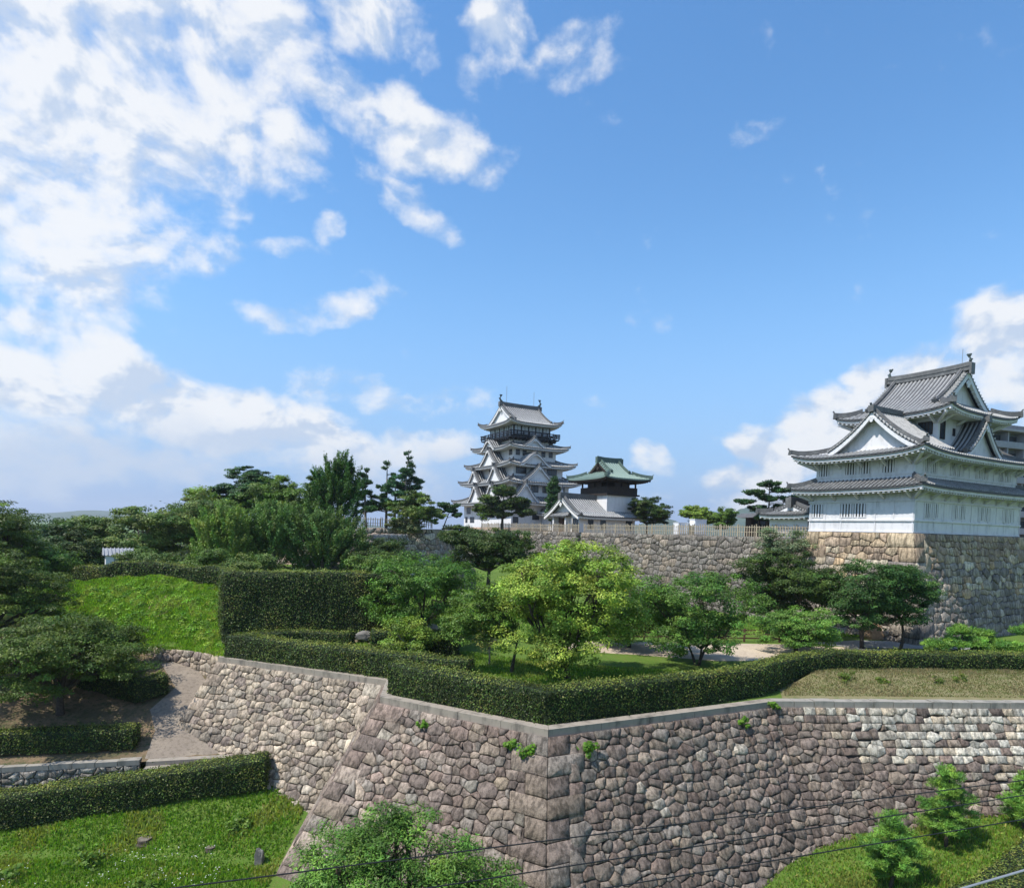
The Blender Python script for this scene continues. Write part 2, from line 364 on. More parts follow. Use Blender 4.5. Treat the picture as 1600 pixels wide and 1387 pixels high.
# wall-top polylines (plan), left to right as seen from the camera
A_ = (-16.8, 36.8); J_ = (-6.15, 32.2); C1 = (-5.8, 29.0); C0 = (1.6, 24.8); R1 = (12.6, 30.1); R2 = (60., 33.5)
U = Vector((math.cos(R(30)), math.sin(R(30)))); W = Vector((-math.sin(R(30)), math.cos(R(30))))
TN = Vector((31.2, 50.0))                              # near corner of the corner turret
TLc = TN + W*9.0; TRc = TN + U*17.5
HA = TLc + U*.9 - W*.0; 
H1_ = HA + W*16 ; H2_ = H1_ + U*.8; H3_ = H2_ + W*21; H4_ = H3_ - U*.9; H5_ = H4_ + W*30
lower = dict(kind='structure')

def big_ground():
    xs = np.unique(np.concatenate([-np.geomspace(5500, 60, 22), np.arange(-60, 60.1, 1.0), np.geomspace(60, 5500, 22)]))
    ys = np.unique(np.concatenate([-np.geomspace(1500, 20, 12), np.arange(-20, 60, 1.0), np.geomspace(60, 5500, 26)]))
    X, Y = np.meshgrid(xs, ys); Z = lower_z(X, Y)
    nx, ny = len(xs), len(ys); V = np.column_stack([X.ravel(), Y.ravel(), Z.ravel()])
    i = np.arange(nx-1)[None, :] + nx*np.arange(ny-1)[:, None]; i = i.ravel()
    F = np.column_stack([i, i+1, i+nx+1, i+nx])
    np_mesh('ground', V, F, 'lawn', None, None, True, **lower)
big_ground()
# dirt terrace under the dark trees, left
LW0 = (-46., 25.4); LW1 = (-24.6, 30.7); LW2 = (-18.7, 32.15); LW3 = (-14.6, 33.2)
sheet('dirt_terrace', [LW0, LW1, LW2, LW3, (-15.5, 35.5), (-16.5, 37.0), (-16.9, 40), (-19, 44), (-30, 46), (-70, 52), (-110, 60), (-110, 20)], path_z, 'dirt', 1.2, **lower)
sheet('path', [(-18.6, 32.4), (-14.9, 33.3), (-15.9, 35.0), (-17.6, 36.2), (-17.9, 38.6), (-21.0, 42.0), (-22.6, 41.2), (-20.4, 38.8), (-20.6, 36.4), (-19.3, 34.6)], lambda x, y: path_z(x, y)+.03, 'paving', .6, **lower)
# terrace behind the front wall with the grass mound
sheet('terrace_ground', [A_, J_, C1, C0, R1, R2, (110, 60), (110, 130), (-10, 140), (-130, 140), (-130, 49), (-60, 45.2), BK2, BK1, BK0, (-17.1, 38.4)], terr_z, 'lawn', .8, **lower)
sheet('sand_court', [(3.5, 41.4), (8, 41.0), (13, 39.6), (19, 40.5), (23, 41.5), (27, 43), (27, 45.5), (21, 46.5), (10, 46), (4, 44)], lambda x, y: terr_z(x, y)+.012, 'sand', .7, **lower)
sheet('gravel_path', [(22, 47.2), (25, 45.8), (34, 46.2), (38, 48), (32, 49.0), (27, 49.2)], lambda x, y: terr_z(x, y)+.03, 'gravel', .8, **lower)
sheet('dry_bank', [(13.2, 30.5), (60, 34.0), (60, 36.5), (24, 35.6), (17.5, 34.8), (14.0, 32.8)], lambda x, y: terr_z(x, y)+.02+.28*np.clip(y-31.6-.05*(x-13), 0, 2.2)*sstep(13.5, 17, x), 'rough', .6, **lower)
M['bare'] = groundmat('bare_earth', ((.34, .27, .19), (.26, .20, .135), (.16, .14, .08)), .5, 4)
sheet('bare_slope', [(-13.5, 42.0), (-6.5, 40.2), (-3.0, 42.0), (-5.2, 44.2), (-10, 44.6)], lambda x, y: terr_z(x, y)+.03, 'bare', .6, **lower)
# castle bailey, level with the viewer
def bail(x, y): return np.full(np.shape(x), 15.0)
t2 = lambda v: (v.x, v.y)
sheet('bailey_ground', [(-28, 100), (-21.6, 80.6), (-10.4, 85.2), (-8.8, 97), (-8, 112), t2(H5_), t2(H4_), t2(H3_), t2(H2_), t2(H1_), t2(HA), t2(TLc+U*.6), t2(TN+U*.4+W*.4), t2(TRc), t2(TRc+U*30), (150, 160), (150, 260), (-90, 260), (-70, 130)], bail, 'dirt', 4.0, **lower)
def hills():
    rng = random.Random(5)
    for nm, cx, cy, rx, ry, h in (('far_hills', 620, 2900, 420, 400, 80), ('far_hills', 1080, 2900, 420, 400, 130), ('far_hills', -1900, 3600, 1500, 500, 80), ('far_hills', 3300, 3400, 1200, 700, 120)):
        us = np.linspace(-1, 1, 70); X, Y = np.meshgrid(us, us); r = np.hypot(X, Y)
        Z = np.array([noise.fractal(Vector((x*2.2+cx, y*2.2, 3)), 1.0, 2.1, 5) for x, y in zip(X.ravel(), Y.ravel())]).reshape(X.shape)
        H = h*np.clip(1-r**2, 0, 1)*(.78+.45*Z) - 5
        V = np.column_stack([(cx+X*rx).ravel(), (cy+Y*ry).ravel(), H.ravel()]); n = 70
        i = (np.arange(n-1)[None, :]+n*np.arange(n-1)[:, None]).ravel(); F = np.column_stack([i, i+1, i+n+1, i+n])
        np_mesh(nm, V, F, 'hill', None, None, True, **lower)
hills()

# ------------------------------------------------------------------ stone walls
def clip(poly, a, b, c):       # keep a*x+b*y<=c
    out = []
    for i in range(len(poly)):
        p, q = poly[i], poly[(i+1) % len(poly)]; dp = a*p[0]+b*p[1]-c; dq = a*q[0]+b*q[1]-c
        if dp <= 0: out.append(p)
        if (dp < 0) != (dq < 0) and abs(dp-dq) > 1e-12:
            t = dp/(dp-dq); out.append((p[0]+(q[0]-p[0])*t, p[1]+(q[1]-p[1])*t))
    return out
def stone_wall(name, label, pts, ztop, hs, k, size, colf, cap=None, seed=1, capw=.45, big=1.0, rows=0.0, mkey='stone', group=None, cap_h=.32, ends=(None, None), gapw=.012, corners=True, course=None):
    """battered dry-stone wall along pts; every stone is a chiselled convex block with a joint round it"""
    rng = random.Random(seed); pts = [Vector(p) for p in pts]; n = len(pts)
    dirs = [(pts[i+1]-pts[i]).normalized() for i in range(n-1)]; nor = [Vector((d.y, -d.x)) for d in dirs]
    mit = []
    for j in range(n):
        if j == 0: m = nor[0] if ends[0] is None else Vector(ends[0])
        elif j == n-1: m = nor[-1] if ends[1] is None else Vector(ends[1])
        else:
            a, b = nor[j-1], nor[j]; m = (a+b); m = m/(m.dot(a))
        mit.append(m)
    V = []; F3 = []; C = []; 
    root = empty(name, (pts[0].x, pts[0].y, ztop-hs[0]), 0, label, 'wall', group)
    off = Vector(root.location)
    sq = math.sqrt(1+k*k); V2 = []; Fq = []
    back = MB(); cp = MB()
    caps = cap if isinstance(cap, tuple) else (cap,)*(n-1); cpc = MB()
    for i in range(n-1):
        cap = caps[i]
        A, B, d, nn = pts[i], pts[i+1], dirs[i], nor[i]; L = (B-A).length
        h0, h1 = hs[i], hs[i+1]; sl0 = mit[i].dot(d)*k/sq; sl1 = mit[i+1].dot(d)*k/sq
        top = 0.0 if not cap else cap_h
        def P3(p, q, o=0.0):
            v = q/sq; c = A + d*p + nn*(k*v); N3 = Vector((nn.x, nn.y, k))/sq
            return Vector((c.x, c.y, ztop-v)) + N3*o
        H0, H1 = h0*sq, h1*sq
        # domain half planes (p,q): left edge, right edge, top, bottom
        dom = [(-1, sl0, 0.0), (1, -sl1, L), (0, -1, -top)]
        pl, pr = sl0*H0, L+sl1*H1
        # bottom line from (pl,H0) to (pr,H1)
        ex, ey = pr-pl, H1-H0; dom.append((-ey, ex, -ey*pl+ex*H0))
        Hm = max(H0, H1); sites = []; blk = []; rowh = size*.78; nr = int(Hm/rowh)+2
        for r in range(nr):
            q = top + (r+.5)*rowh; x0 = sl0*q; x1 = L+sl1*q; le = 0; re = 0
            big_l = i > 0 and corners and (dirs[i-1].x*d.y-dirs[i-1].y*d.x) > -.02 or (i == 0 and corners)
            big_r = i < n-2 and corners and (d.x*dirs[i+1].y-d.y*dirs[i+1].x) > -.02 or (i == n-2 and corners)
            rr = r//2
            if big_l and r % 2 == 0: w_ = size*(2.5 if (rr+i) % 2 else 1.45)*big; le = w_; blk.append((0, w_, q))
            elif big_l: le = size*(2.5 if (rr+i) % 2 else 1.45)*big
            if big_r and r % 2 == 0: w_ = size*(1.45 if (rr+i) % 2 else 2.5)*big; re = w_; blk.append((1, w_, q))
            elif big_r: re = size*(1.45 if (rr+i) % 2 else 2.5)*big
            x = x0+le+rng.uniform(0, size*.4)
            while x < x1-re:
                j = .30*(1-rows)
                big_ = rng.random(); wd = size*(rng.uniform(.7, 1.4) if .2 < big_ < .9 else (.45 if big_ <= .2 else rng.uniform(1.5, 2.0))); cf = course is not None and course(P3(x+wd*.5, q))
                if cf and rng.random() < .38: cf = False
                if cf: wd = size*rng.uniform(.8, 1.5)
                sites.append((x+wd*.5, q+(0 if cf else rng.uniform(-1, 1)*rowh*j*1.3), (le, re, (rng.uniform(-.14, .14)+(.3 if big_ >= .9 else -.16 if big_ <= .2 else 0))*size*size, r if cf else -1))); x += wd
        VS = 1.7; cell = size*1.6; hsh = {}
        for s_i, s_ in enumerate(sites): hsh.setdefault((int(s_[0]//cell), int(s_[1]//cell)), []).append(s_i)
        jobs = [(x_, y_, w_) for (x_, y_, w_) in sites] + [(None, b_, None) for b_ in blk]
        for s_i, (sx, sy, wt) in enumerate(jobs):
            isb = 0
            if sx is None:
                isb = 1; sd_, w_, q = sy; qa, qb = q-rowh*.5, q+rowh*1.5
                if sd_ == 0: poly = [(sl0*qa-.5, qa), (sl0*qa+w_, qa), (sl0*qb+w_, qb), (sl0*qb-.5, qb)]
                else: poly = [(L+sl1*qa-w_, qa), (L+sl1*qa+.5, qa), (L+sl1*qb+.5, qb), (L+sl1*qb-w_, qb)]
                sx, sy = 1e6, 1e6
            else: poly = [(sx-size*2.2, sy-size*1.6), (sx+size*2.2, sy-size*1.6), (sx+size*2.2, sy+size*1.6), (sx-size*2.2, sy+size*1.6)]
            gx, gy = int(sx//cell), int(sy//cell)
            for ax in (-2, -1, 0, 1, 2):
                for ay in (-2, -1, 0, 1, 2):
                    for t_ in hsh.get((gx+ax, gy+ay), ()):
                        if t_ == s_i: continue
                        tx, ty, tb = sites[t_]; dx, dy = tx-sx, ty-sy; dd = dx*dx+dy*dy
                        if dd > (size*4.4)**2 or dd < 1e-9: continue
                        if not isb and wt[3] >= 0 and tb[3] >= 0:
                            if wt[3] == tb[3]: poly = clip(poly, dx, 0, (tx*tx-sx*sx)*.5)
                            if len(poly) < 3: break
                            continue
                        poly = clip(poly, dx, dy*VS, (tx*tx+VS*ty*ty-sx*sx-VS*sy*sy)*.5 + max(-.3*dd, min(.3*dd, wt[2]-tb[2])))
                        if len(poly) < 3: break
            if not isb:
                if wt[3] >= 0 and len(poly) >= 3: poly = clip(poly, 0, 1, sy+rowh*.5); poly = clip(poly, 0, -1, -(sy-rowh*.5)) if len(poly) >= 3 else poly
                if wt[0]: poly = clip(poly, -1, sl0, -wt[0]) if len(poly) >= 3 else poly
                if wt[1]: poly = clip(poly, 1, -sl1, L-wt[1]) if len(poly) >= 3 else poly
            for (a, b, c) in dom:
                if len(poly) >= 3: poly = clip(poly, a, b, c)
            if len(poly) < 3: continue
            ar = 0; cx = cy = 0
            for q_ in range(len(poly)):
                (xa, ya), (xb, yb) = poly[q_], poly[(q_+1) % len(poly)]; cr = xa*yb-xb*ya; ar += cr; cx += (xa+xb)*cr; cy += (ya+yb)*cr
            if abs(ar) < .012: continue
            cx /= 3*ar; cy /= 3*ar
            # roughen the outline
            rp = []
            for q_ in range(len(poly)):
                (xa, ya), (xb, yb) = poly[q_], poly[(q_+1) % len(poly)]; le_ = math.hypot(xb-xa, yb-ya)
                if le_ < .05: rp.append((xa, ya)); continue
                jt = 0.055*(0 if isb else 1); e_ = rng.uniform(.02, .09); s1 = rng.uniform(-1, .5)*jt
                rp += [(xa+(xb-xa)*e_, ya+(yb-ya)*e_), ((xa+xb)/2+(yb-ya)*s1, (ya+yb)/2-(xb-xa)*s1), (xa+(xb-xa)*(1-e_), ya+(yb-ya)*(1-e_))]
            m_ = len(rp); base = len(V); rad = math.sqrt(abs(ar)/2/3.14)
            g = gapw*.6+rng.uniform(0, .009); bev = min(.024, rad*.1); bulge = rng.uniform(-.02, .03)*(.4 if isb else 1); tx, ty = rng.uniform(-.08, .08), rng.uniform(-.07, .07)
            if isb: tx *= .25; ty *= .25
            outw = rng.uniform(-.025, .035)+(.02 if isb else 0)
            c_ = colf(P3(cx, cy), rng)
            for ring in range(3):
                for (x, y) in rp:
                    dist = math.hypot(x-cx, y-cy)+1e-6; ins = (g, g, g+bev)[ring] + (rng.uniform(-.008, .02) if ring == 2 else 0)
                    f = max(.2, 1-ins/dist)
                    xx, yy = cx+(x-cx)*f, cy+(y-cy)*f
                    o = (-.13, .01+outw*.8, .04+outw)[ring] + ((xx-cx)*tx+(yy-cy)*ty)*(0, .6, 1)[ring] + (rng.uniform(-.012, .012) if ring == 2 else 0)
                    V.append(P3(xx, yy, o)-off); C.append(c_)
            V.append(P3(cx, cy, .05+outw+bulge)-off); C.append(c_)
            for ring in range(2):
                for q_ in range(m_):
                    a = base+ring*m_+q_; b = base+ring*m_+(q_+1) % m_; F3.append((a, b, b+m_)); F3.append((a, b+m_, a+m_))
            for q_ in range(m_): F3.append((base+2*m_+q_, base+2*m_+(q_+1) % m_, base+3*m_))
        # earth behind the joints
        bo = -.10
        back.quad(P3(0, 0, bo)-off, P3(L, 0, bo)-off, P3(pr, H1, bo)-off, P3(pl, H0, bo)-off)
        if cap:
            # coping slabs, butted
            x = 0.0
            nj = max(1, int(round(L/ (2.4 if cap == 'concrete' else 1.0))))
            for s_ in range(nj):
                xa, xb = L*s_/nj, L*(s_+1)/nj
                e0 = mit[i].dot(d) if s_ == 0 else 0; e1 = mit[i+1].dot(d) if s_ == nj-1 else 0
                gp = .009 if cap == 'concrete' else .014
                dz = rng.uniform(-.006, .006) if cap == 'concrete' else rng.uniform(-.02, .02)
                f_ = .07
                def C3(p, o, z, e): c = A+d*(p+e*o)+nn*o; return Vector((c.x, c.y, z))-off
                a0, a1 = xa+gp, xb-gp
                z0, z1 = ztop-top, ztop+.05+dz
                (cpc if cap == 'concrete' else cp).hexa([C3(a0, f_, z0, e0), C3(a1, f_, z0, e1), C3(a1, -capw, z0, e1), C3(a0, -capw, z0, e0),
                         C3(a0, f_, z1, e0), C3(a1, f_, z1, e1), C3(a1, -capw, z1, e1), C3(a0, -capw, z1, e0)])
    np_mesh('stones', np.array([tuple(v) for v in V]), np.array(F3), mkey, np.array(C), root)
    back.build('earth_fill', 'gap', root)
    if cp.v: cp.build('coping', 'stone_cap', root)
    if cpc.v: cpc.build('coping', 'coping', root)
    return root
M['stone_cap'] = plaster('cap_stone', (.30, .275, .235), (.13, .125, .105), .8)

def mixc(rng, *cs):
    c = rng.choice(cs); k = math.exp(rng.gauss(0, .16)); return (c[0]*k, c[1]*k, c[2]*k)
def col_left(p, rng): return mixc(rng, (.37, .315, .26), (.34, .285, .24), (.41, .35, .29), (.29, .255, .225), (.33, .295, .255), (.44, .38, .31), (.25, .21, .19))
def col_front(p, rng):
    lf = max(0, min(1, (-p.x+1)/6))
    # pale newer blocks in the upper right courses
    ed = 7.2-.0 - (p.x-14.5)*.22 if p.x > 14.5 else 99
    if p.x > 12 and p.z > 5.9-(max(0, p.x-15))*.22+rng.uniform(-.9, .9)-max(0, 16-p.x)*-.5:
        if rng.random() < .72: return mixc(rng, (.50, .48, .43), (.44, .43, .39), (.54, .51, .45), (.38, .355, .31), (.47, .41, .33), (.40, .39, .36))
    if rng.random() < .05: return mixc(rng, (.33, .30, .26), (.34, .28, .22), (.30, .28, .25))
    a = mixc(rng, (.215, .178, .158), (.19, .155, .14), (.245, .205, .18), (.165, .136, .125), (.21, .188, .172), (.26, .215, .18), (.195, .152, .135))
    return tuple(x*(1+.32*lf) for x in a)
def col_keep(p, rng): return mixc(rng, (.185, .172, .16), (.165, .152, .142), (.21, .197, .18), (.14, .13, .122), (.23, .20, .172), (.172, .163, .158))
def col_turret(p, rng):
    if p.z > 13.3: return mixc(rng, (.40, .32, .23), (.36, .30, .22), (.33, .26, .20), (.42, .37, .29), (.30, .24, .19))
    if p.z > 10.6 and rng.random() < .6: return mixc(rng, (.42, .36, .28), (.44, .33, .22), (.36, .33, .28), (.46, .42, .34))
    return mixc(rng, (.24, .22, .20), (.27, .245, .22), (.22, .20, .19), (.30, .27, .24))
def col_pink(p, rng): return mixc(rng, (.46, .34, .27), (.42, .32, .26), (.50, .38, .31), (.38, .30, .25))
def col_pale(p, rng): return mixc(rng, (.38, .35, .32), (.33, .30, .28), (.43, .38, .34), (.36, .29, .25))

stone_wall('stone_wall', 'big purplish grey battered stone wall in front, with jutting corner and overgrown by vines', [J_, C1, C0, R1, R2], TERR, [8.2, 8.6, 9.0, 8.4, 8.4], .575, .475, col_front, ('concrete', 'concrete', 'concrete', 'stone'), 3, big=1.35, rows=.2, cap_h=.26, course=lambda p: p.x > 13.2 and p.z > 5.3-(p.x-14)*.16)
stone_wall('stone_wall', 'lighter beige battered stone wall set back beside the paved path, below the left hedge', [A_, J_], TERR, [5.2, 8.0], .56, .46, col_left, 'concrete', 7, cap_h=.26, rows=.1, ends=((-1.05, -1.15), None), big=1.1)
stone_wall('stone_wall', 'short shaded stone wall under the grass bank at the top of the path', [(-26, 42.6), (-20.7, 41.35), (-17.3, 39.5), (-16.6, 36.7)], 6.64, [2.4, 3.0, 3.4, 3.4], .12, .52, col_left, None, 9, corners=False)
stone_wall('stone_wall', 'low stone retaining wall between the two lower left hedges', [LW0, LW1, LW2], 2.78, [2.4, 2.4, 2.0], .06, .42, lambda p, r: mixc(r, (.30, .29, .27), (.34, .32, .29), (.26, .24, .22)), 'stone', 11, cap_h=.2, corners=False)
stone_wall('stone_wall', 'long high grey stone wall topped by a bamboo fence, left of the corner turret', [t2(H5_), t2(H4_), t2(H3_), t2(H2_), t2(H1_), t2(HA)], 15.0, [9]*6, .22, .80, col_keep, None, 13, corners=False, gapw=.04)
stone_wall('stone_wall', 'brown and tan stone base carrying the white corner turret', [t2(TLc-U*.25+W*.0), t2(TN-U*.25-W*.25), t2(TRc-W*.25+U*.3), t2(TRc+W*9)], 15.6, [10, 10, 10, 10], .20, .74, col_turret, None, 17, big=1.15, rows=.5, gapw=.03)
stone_wall('stone_wall', 'lower stretch of stone wall running on behind the turret base to the right edge', [t2(TRc+U*.6+W*2), t2(TRc+U*45+W*2)], 15.0, [9, 9], .2, 1.0, col_keep, None, 18, corners=False)
stone_wall('stone_wall', 'stone bastion under the pines left of the main keep', [(-30, 100), (-21.8, 80.4), (-10.4, 84.9), (-8.9, 96)], 14.9, [7]*4, .18, .9, col_pale, None, 19, corners=False, gapw=.04)
stone_wall('stone_wall', 'low stone wall with picket fence in the gap left of the keep base', [(-10, 93), (-5, 95), (-1, 99)], 13.0, [5]*3, .1, .9, col_pale, None, 21, corners=False)
stone_wall('stone_wall', 'pale pinkish rubble wall rising behind the tall clipped hedge', [(-24.5, 66), (-18.5, 61.5), (-13.8, 63.5), (-11.5, 70)], 14.3, [5]*4, .25, .75, col_pale, None, 23, corners=False)

# steps at the end of the path
def steps():
    mb = MB(); d = (Vector(LW3)-Vector(LW2)).normalized(); nn = Vector((d.y, -d.x)); a = Vector(LW2)+d*.35; b = Vector(LW3)+d*.35
    for i in range(4):
        o0, o1 = -.15+i*.42, .29+i*.42; z1 = 2.80-i*.22
        q = [a+nn*o0, b+nn*o0, b+nn*o1, a+nn*o1]
        q = [q[3], q[2], q[1], q[0]]
        mb.hexa([(p.x, p.y, .4) for p in q]+[(p.x, p.y, z1) for p in q])
    mb.build('stone_steps', 'coping', label='worn stone steps at the foot of the paved path between hedge and wall', cat='steps')
steps()

# ------------------------------------------------------------------ castle roofs and buildings (local axes: X along U, Y along W)
class MB2:
    """several meshes built one after the other under the same name"""
    def __init__(s): s.l = []
    def next(s): s.l.append(MB())
    def __getattr__(s, k): return getattr(s.l[-1], k)
    def build(s, *a, **k): return [m.build(*a, **k) for m in s.l]
class Roof:
    """hipped or gabled tiled roof with ribs of round tiles, hip ridges, white eaves and rafters"""
    def __init__(s, rib=.42, mats=('tile', 'rib'), edge=.16, curve=.42, raf=.55):
        s.t = MB(); s.rs = []; s.w = MB(); s.ribsp = rib; s.mats = mats; s.c = curve; s.edge = edge; s.raf = raf
    @staticmethod
    def frame(k): return {'S': ((1, 0), (0, -1)), 'E': ((0, 1), (1, 0)), 'N': ((-1, 0), (0, 1)), 'W': ((0, -1), (-1, 0))}[k]
    def side(s, k, Lo, Lmin, Do, dmax, zf, lift=.0, dl=3.0, slope=1.0, cx=0, cy=0, over=1.8, ribw=.17, soffit=True):
        al, ou = s.frame(k)
        def Z(p, d): return zf(d) + lift*(min(1, abs(p)/Lo))**4*max(0, 1-d/dl)**2
        def P(p, d, dz=0.0):
            D = Do-d; return (cx+al[0]*p+ou[0]*D, cy+al[1]*p+ou[1]*D, Z(p, d)+dz)
        half = lambda d: max(Lmin, Lo-slope*d)
        ds = np.linspace(0, dmax, 9); us = np.linspace(-1, 1, 21)
        s.t.grid(lambda u, d: P(u*half(d), d), us, ds, 0)
        n = int(Lo*2/s.ribsp); 
        for i in range(n+1):
            p = -Lo+.12+(2*Lo-.24)*i/n; ap = abs(p); dm = dmax if ap <= Lmin+1e-6 else min(dmax, (Lo-ap)/slope)
            if dm < .15: continue
            m = max(2, int(dm/.8)+1); dd = np.linspace(-.05, dm, m); h = ribw*.5
            prev = None
            for d in dd:
                a = P(p-h, max(d, 0)); t = P(p-h*.5, max(d, 0), ribw*.55); t2_ = P(p+h*.5, max(d, 0), ribw*.55); b = P(p+h, max(d, 0))
                if d < 0: a, t, t2_, b = [(q[0]+ou[0]*.06, q[1]+ou[1]*.06, q[2]) for q in (a, t, t2_, b)]
                ids = [s.t.vert(q) for q in (a, t, t2_, b)]
                if prev:
                    for j in range(3): s.t.face((prev[j], prev[j+1], ids[j+1], ids[j]), 1)
                else: s.t.face(ids[::-1], 1)
                prev = ids
        # eave: dark tile edge, white board, soffit and rafters
        e = s.edge
        for j in range(len(us)-1):
            a, b = P(us[j]*Lo, 0), P(us[j+1]*Lo, 0)
            s.t.quad((a[0], a[1], a[2]-e), (b[0], b[1], b[2]-e), b, a, 0)
            if soffit:
                def Q(u, d, dz): 
                    q = P(u*(Lo-slope*d), d); q0 = P(u*Lo, 0); return (q[0], q[1], q0[2]+dz)
                i_ = .10
                s.w.quad(Q(us[j], i_, -e-.20), Q(us[j+1], i_, -e-.20), Q(us[j+1], i_, -e+.02), Q(us[j], i_, -e+.02))
                s.w.quad(Q(us[j], over, -e-.05), Q(us[j+1], over, -e-.05), Q(us[j+1], i_, -e-.12), Q(us[j], i_, -e-.12))
                s.t.quad(Q(us[j], i_, -e), Q(us[j+1], i_, -e), b[:2]+(b[2]-e,), a[:2]+(a[2]-e,), 0)
        if soffit:
            n = int(2*Lo/s.raf)
            for i in range(n+1):
                p = -Lo+.2+(2*Lo-.4)*i/n; dm = min(over, (Lo-abs(p))/slope)
                if dm < .3: dm = .3
                z = Z(p, 0)-e-.22; w = .09
                def Q(pp, d, z): D = Do-d; return (cx+al[0]*pp+ou[0]*D, cy+al[1]*pp+ou[1]*D, z)
                s.w.hexa([Q(p-w, .16, z-.10), Q(p+w, .16, z-.10), Q(p+w, dm, z-.10), Q(p-w, dm, z-.10), Q(p-w, .16, z+.12), Q(p+w, .16, z+.12), Q(p+w, dm, z+.16), Q(p-w, dm, z+.16)])
    def ridge(s, pts, w=.34, h=.34, end=True):
        r = MB(); s.rs.append(r)
        for a, b in zip(pts[:-1], pts[1:]): r.beam(a, b, w, h)
        for a, b in zip(pts[:-1], pts[1:]):
            a = Vector(a)+Vector((0, 0, h*.5+.05)); b = Vector(b)+Vector((0, 0, h*.5+.05)); r.beam(a, b, w*.45, .12)
        if end:
            p = Vector(pts[-1]); q = Vector(pts[-2]); d = (p-q).normalized()
            r.beam(p-d*.05, p+d*.16, w*1.35, h*1.5)
            r.beam(p+d*.1+Vector((0, 0, h*.8)), p+d*.22+Vector((0, 0, h*1.3)), w*.4, .1)
    def hips(s, ao, bo, d, z_f, lift, dl, slope_a=1.0, slope_b=1.0, cx=0, cy=0, w=.27, which='all'):
        for sx in (-1, 1):
            for sy in (-1, 1):
                pts = []
                for t in np.linspace(1, 0, 8):
                    dd = d*t; pts.append((cx+sx*(ao-dd*slope_a), cy+sy*(bo-dd*slope_b), z_f(dd)+lift*max(0, 1-dd/dl)**2+.18))
                pts[-1] = (pts[-1][0]+sx*.05, pts[-1][1]+sy*.05, pts[-1][2]+.06)
                s.ridge(pts, w, w)
    def prof(s, ze, zi, D):
        c = s.c
        return lambda d: ze+(zi-ze)*((1-c)*(d/D)+c*(d/D)**2)
    def skirt(s, a, b, zi_a, ze, zi, over, lift=.5, inset=0.0, cx=0, cy=0):
        """roof round a storey: wall half sizes a,b; eave hangs out by over; inner edge meets the next storey at half sizes zi_a"""
        ao, bo = a+over, b+over; ai, bi = zi_a
        dx, dy = ao-ai, bo-bi; z_y = s.prof(ze, zi, dy); z_x = s.prof(ze, zi, dx)
        for k in 'SN': s.side(k, ao, ai, bo, dy, z_y, lift, dy, dx/dy, cx, cy, over)
        for k in 'EW': s.side(k, bo, bi, ao, dx, z_x, lift, dx, dy/dx, cx, cy, over)
        s.hips(ao, bo, 1.0, lambda t: z_y(t*dy), lift, 1.0, dx, dy, cx, cy)
        return z_y, z_x
    def irimoya(s, A, B, Ag, ze, zr, lift=.6, along='X', ends=True, over=1.8, wall='plaster', cx=0, cy=0, ridge_w=.5, gable_in=.45, board=.42, bmat=None):
        """hip-and-gable roof; ridge along local X or Y, outer half length A, outer half width B, verge at Ag"""
        zf = s.prof(ze, zr, B); dg = A-Ag; dl = max(dg, 1.2)
        k1, k2 = ('SN', 'EW') if along == 'X' else ('EW', 'SN')
        for k in k1: s.side(k, A, Ag, B, B, zf, lift, dl, 1.0, cx, cy, over)
        if dg > .1:
            for k in k2: s.side(k, B, B-dg, A, dg+gable_in, lambda d: zf(d), lift, dl, 1.0, cx, cy, over)
            def fr(a, b, z): return (cx+a, cy+b, z) if along == 'X' else (cx+b, cy+a, z)
            for sx in (-1, 1):
                for sy in (-1, 1):
                    pts = [fr(sx*(A-dd), sy*(B-dd), zf(dd)+lift*max(0, 1-dd/dl)**2+.18) for dd in np.linspace(dg, 0, 6)]
                    s.ridge(pts, .34, .34)
        else:
            def fr(a, b, z): return (cx+a, cy+b, z) if along == 'X' else (cx+b, cy+a, z)
        gw = MB2(); bb = MB2()
        for sx in (-1, 1):
            gw.next(); bb.next()
            # verge ridges running down the slope, barge boards, gable wall
            for sy in (-1, 1):
                ds = np.linspace(B-.1, dg+.05, 9)
                pts = [fr(sx*(Ag-.55), sy*(B-dd), zf(dd)+.2) for dd in ds]; s.ridge(pts, .34, .30)
                e_ = [(sy*(B-dd), zf(dd)) for dd in np.linspace(B, dg-.15 if dg > .1 else 0, 12)]
                for (b0, z0), (b1, z1) in zip(e_[:-1], e_[1:]):
                    bb.hexa([fr(sx*(Ag-.28), b0, z0-board-.12), fr(sx*(Ag-.02), b0, z0-board-.12), fr(sx*(Ag-.02), b1, z1-board-.05), fr(sx*(Ag-.28), b1, z1-board-.05),
                             fr(sx*(Ag-.28), b0, z0-.10), fr(sx*(Ag-.02), b0, z0-.10), fr(sx*(Ag-.02), b1, z1-.10), fr(sx*(Ag-.28), b1, z1-.10)])
                    s.t.quad(fr(sx*Ag, b0, z0-.12), fr(sx*Ag, b1, z1-.12), fr(sx*Ag, b1, z1+.02), fr(sx*Ag, b0, z0+.02), 0)
                # verge tile caps
                for dd in np.arange(dg+.2, B-.2, s.ribsp*.8):
                    q = fr(sx*(Ag+.02), sy*(B-dd), zf(dd)+.03); q2 = fr(sx*(Ag-.45), sy*(B-dd), zf(dd)+.05)
                    s.t.beam(q2, q, .2, .16, 1)
            zb = zf(dg)-.05
            pts = [fr(sx*(Ag-gable_in), b_, zf(B-abs(b_))-.1) for b_ in np.linspace(-(B-dg), B-dg, 17)]
            base = [fr(sx*(Ag-gable_in), b_, zb-.2) for b_ in np.linspace(-(B-dg), B-dg, 17)]
            for j in range(16): gw.quad(base[j], base[j+1], pts[j+1], pts[j])
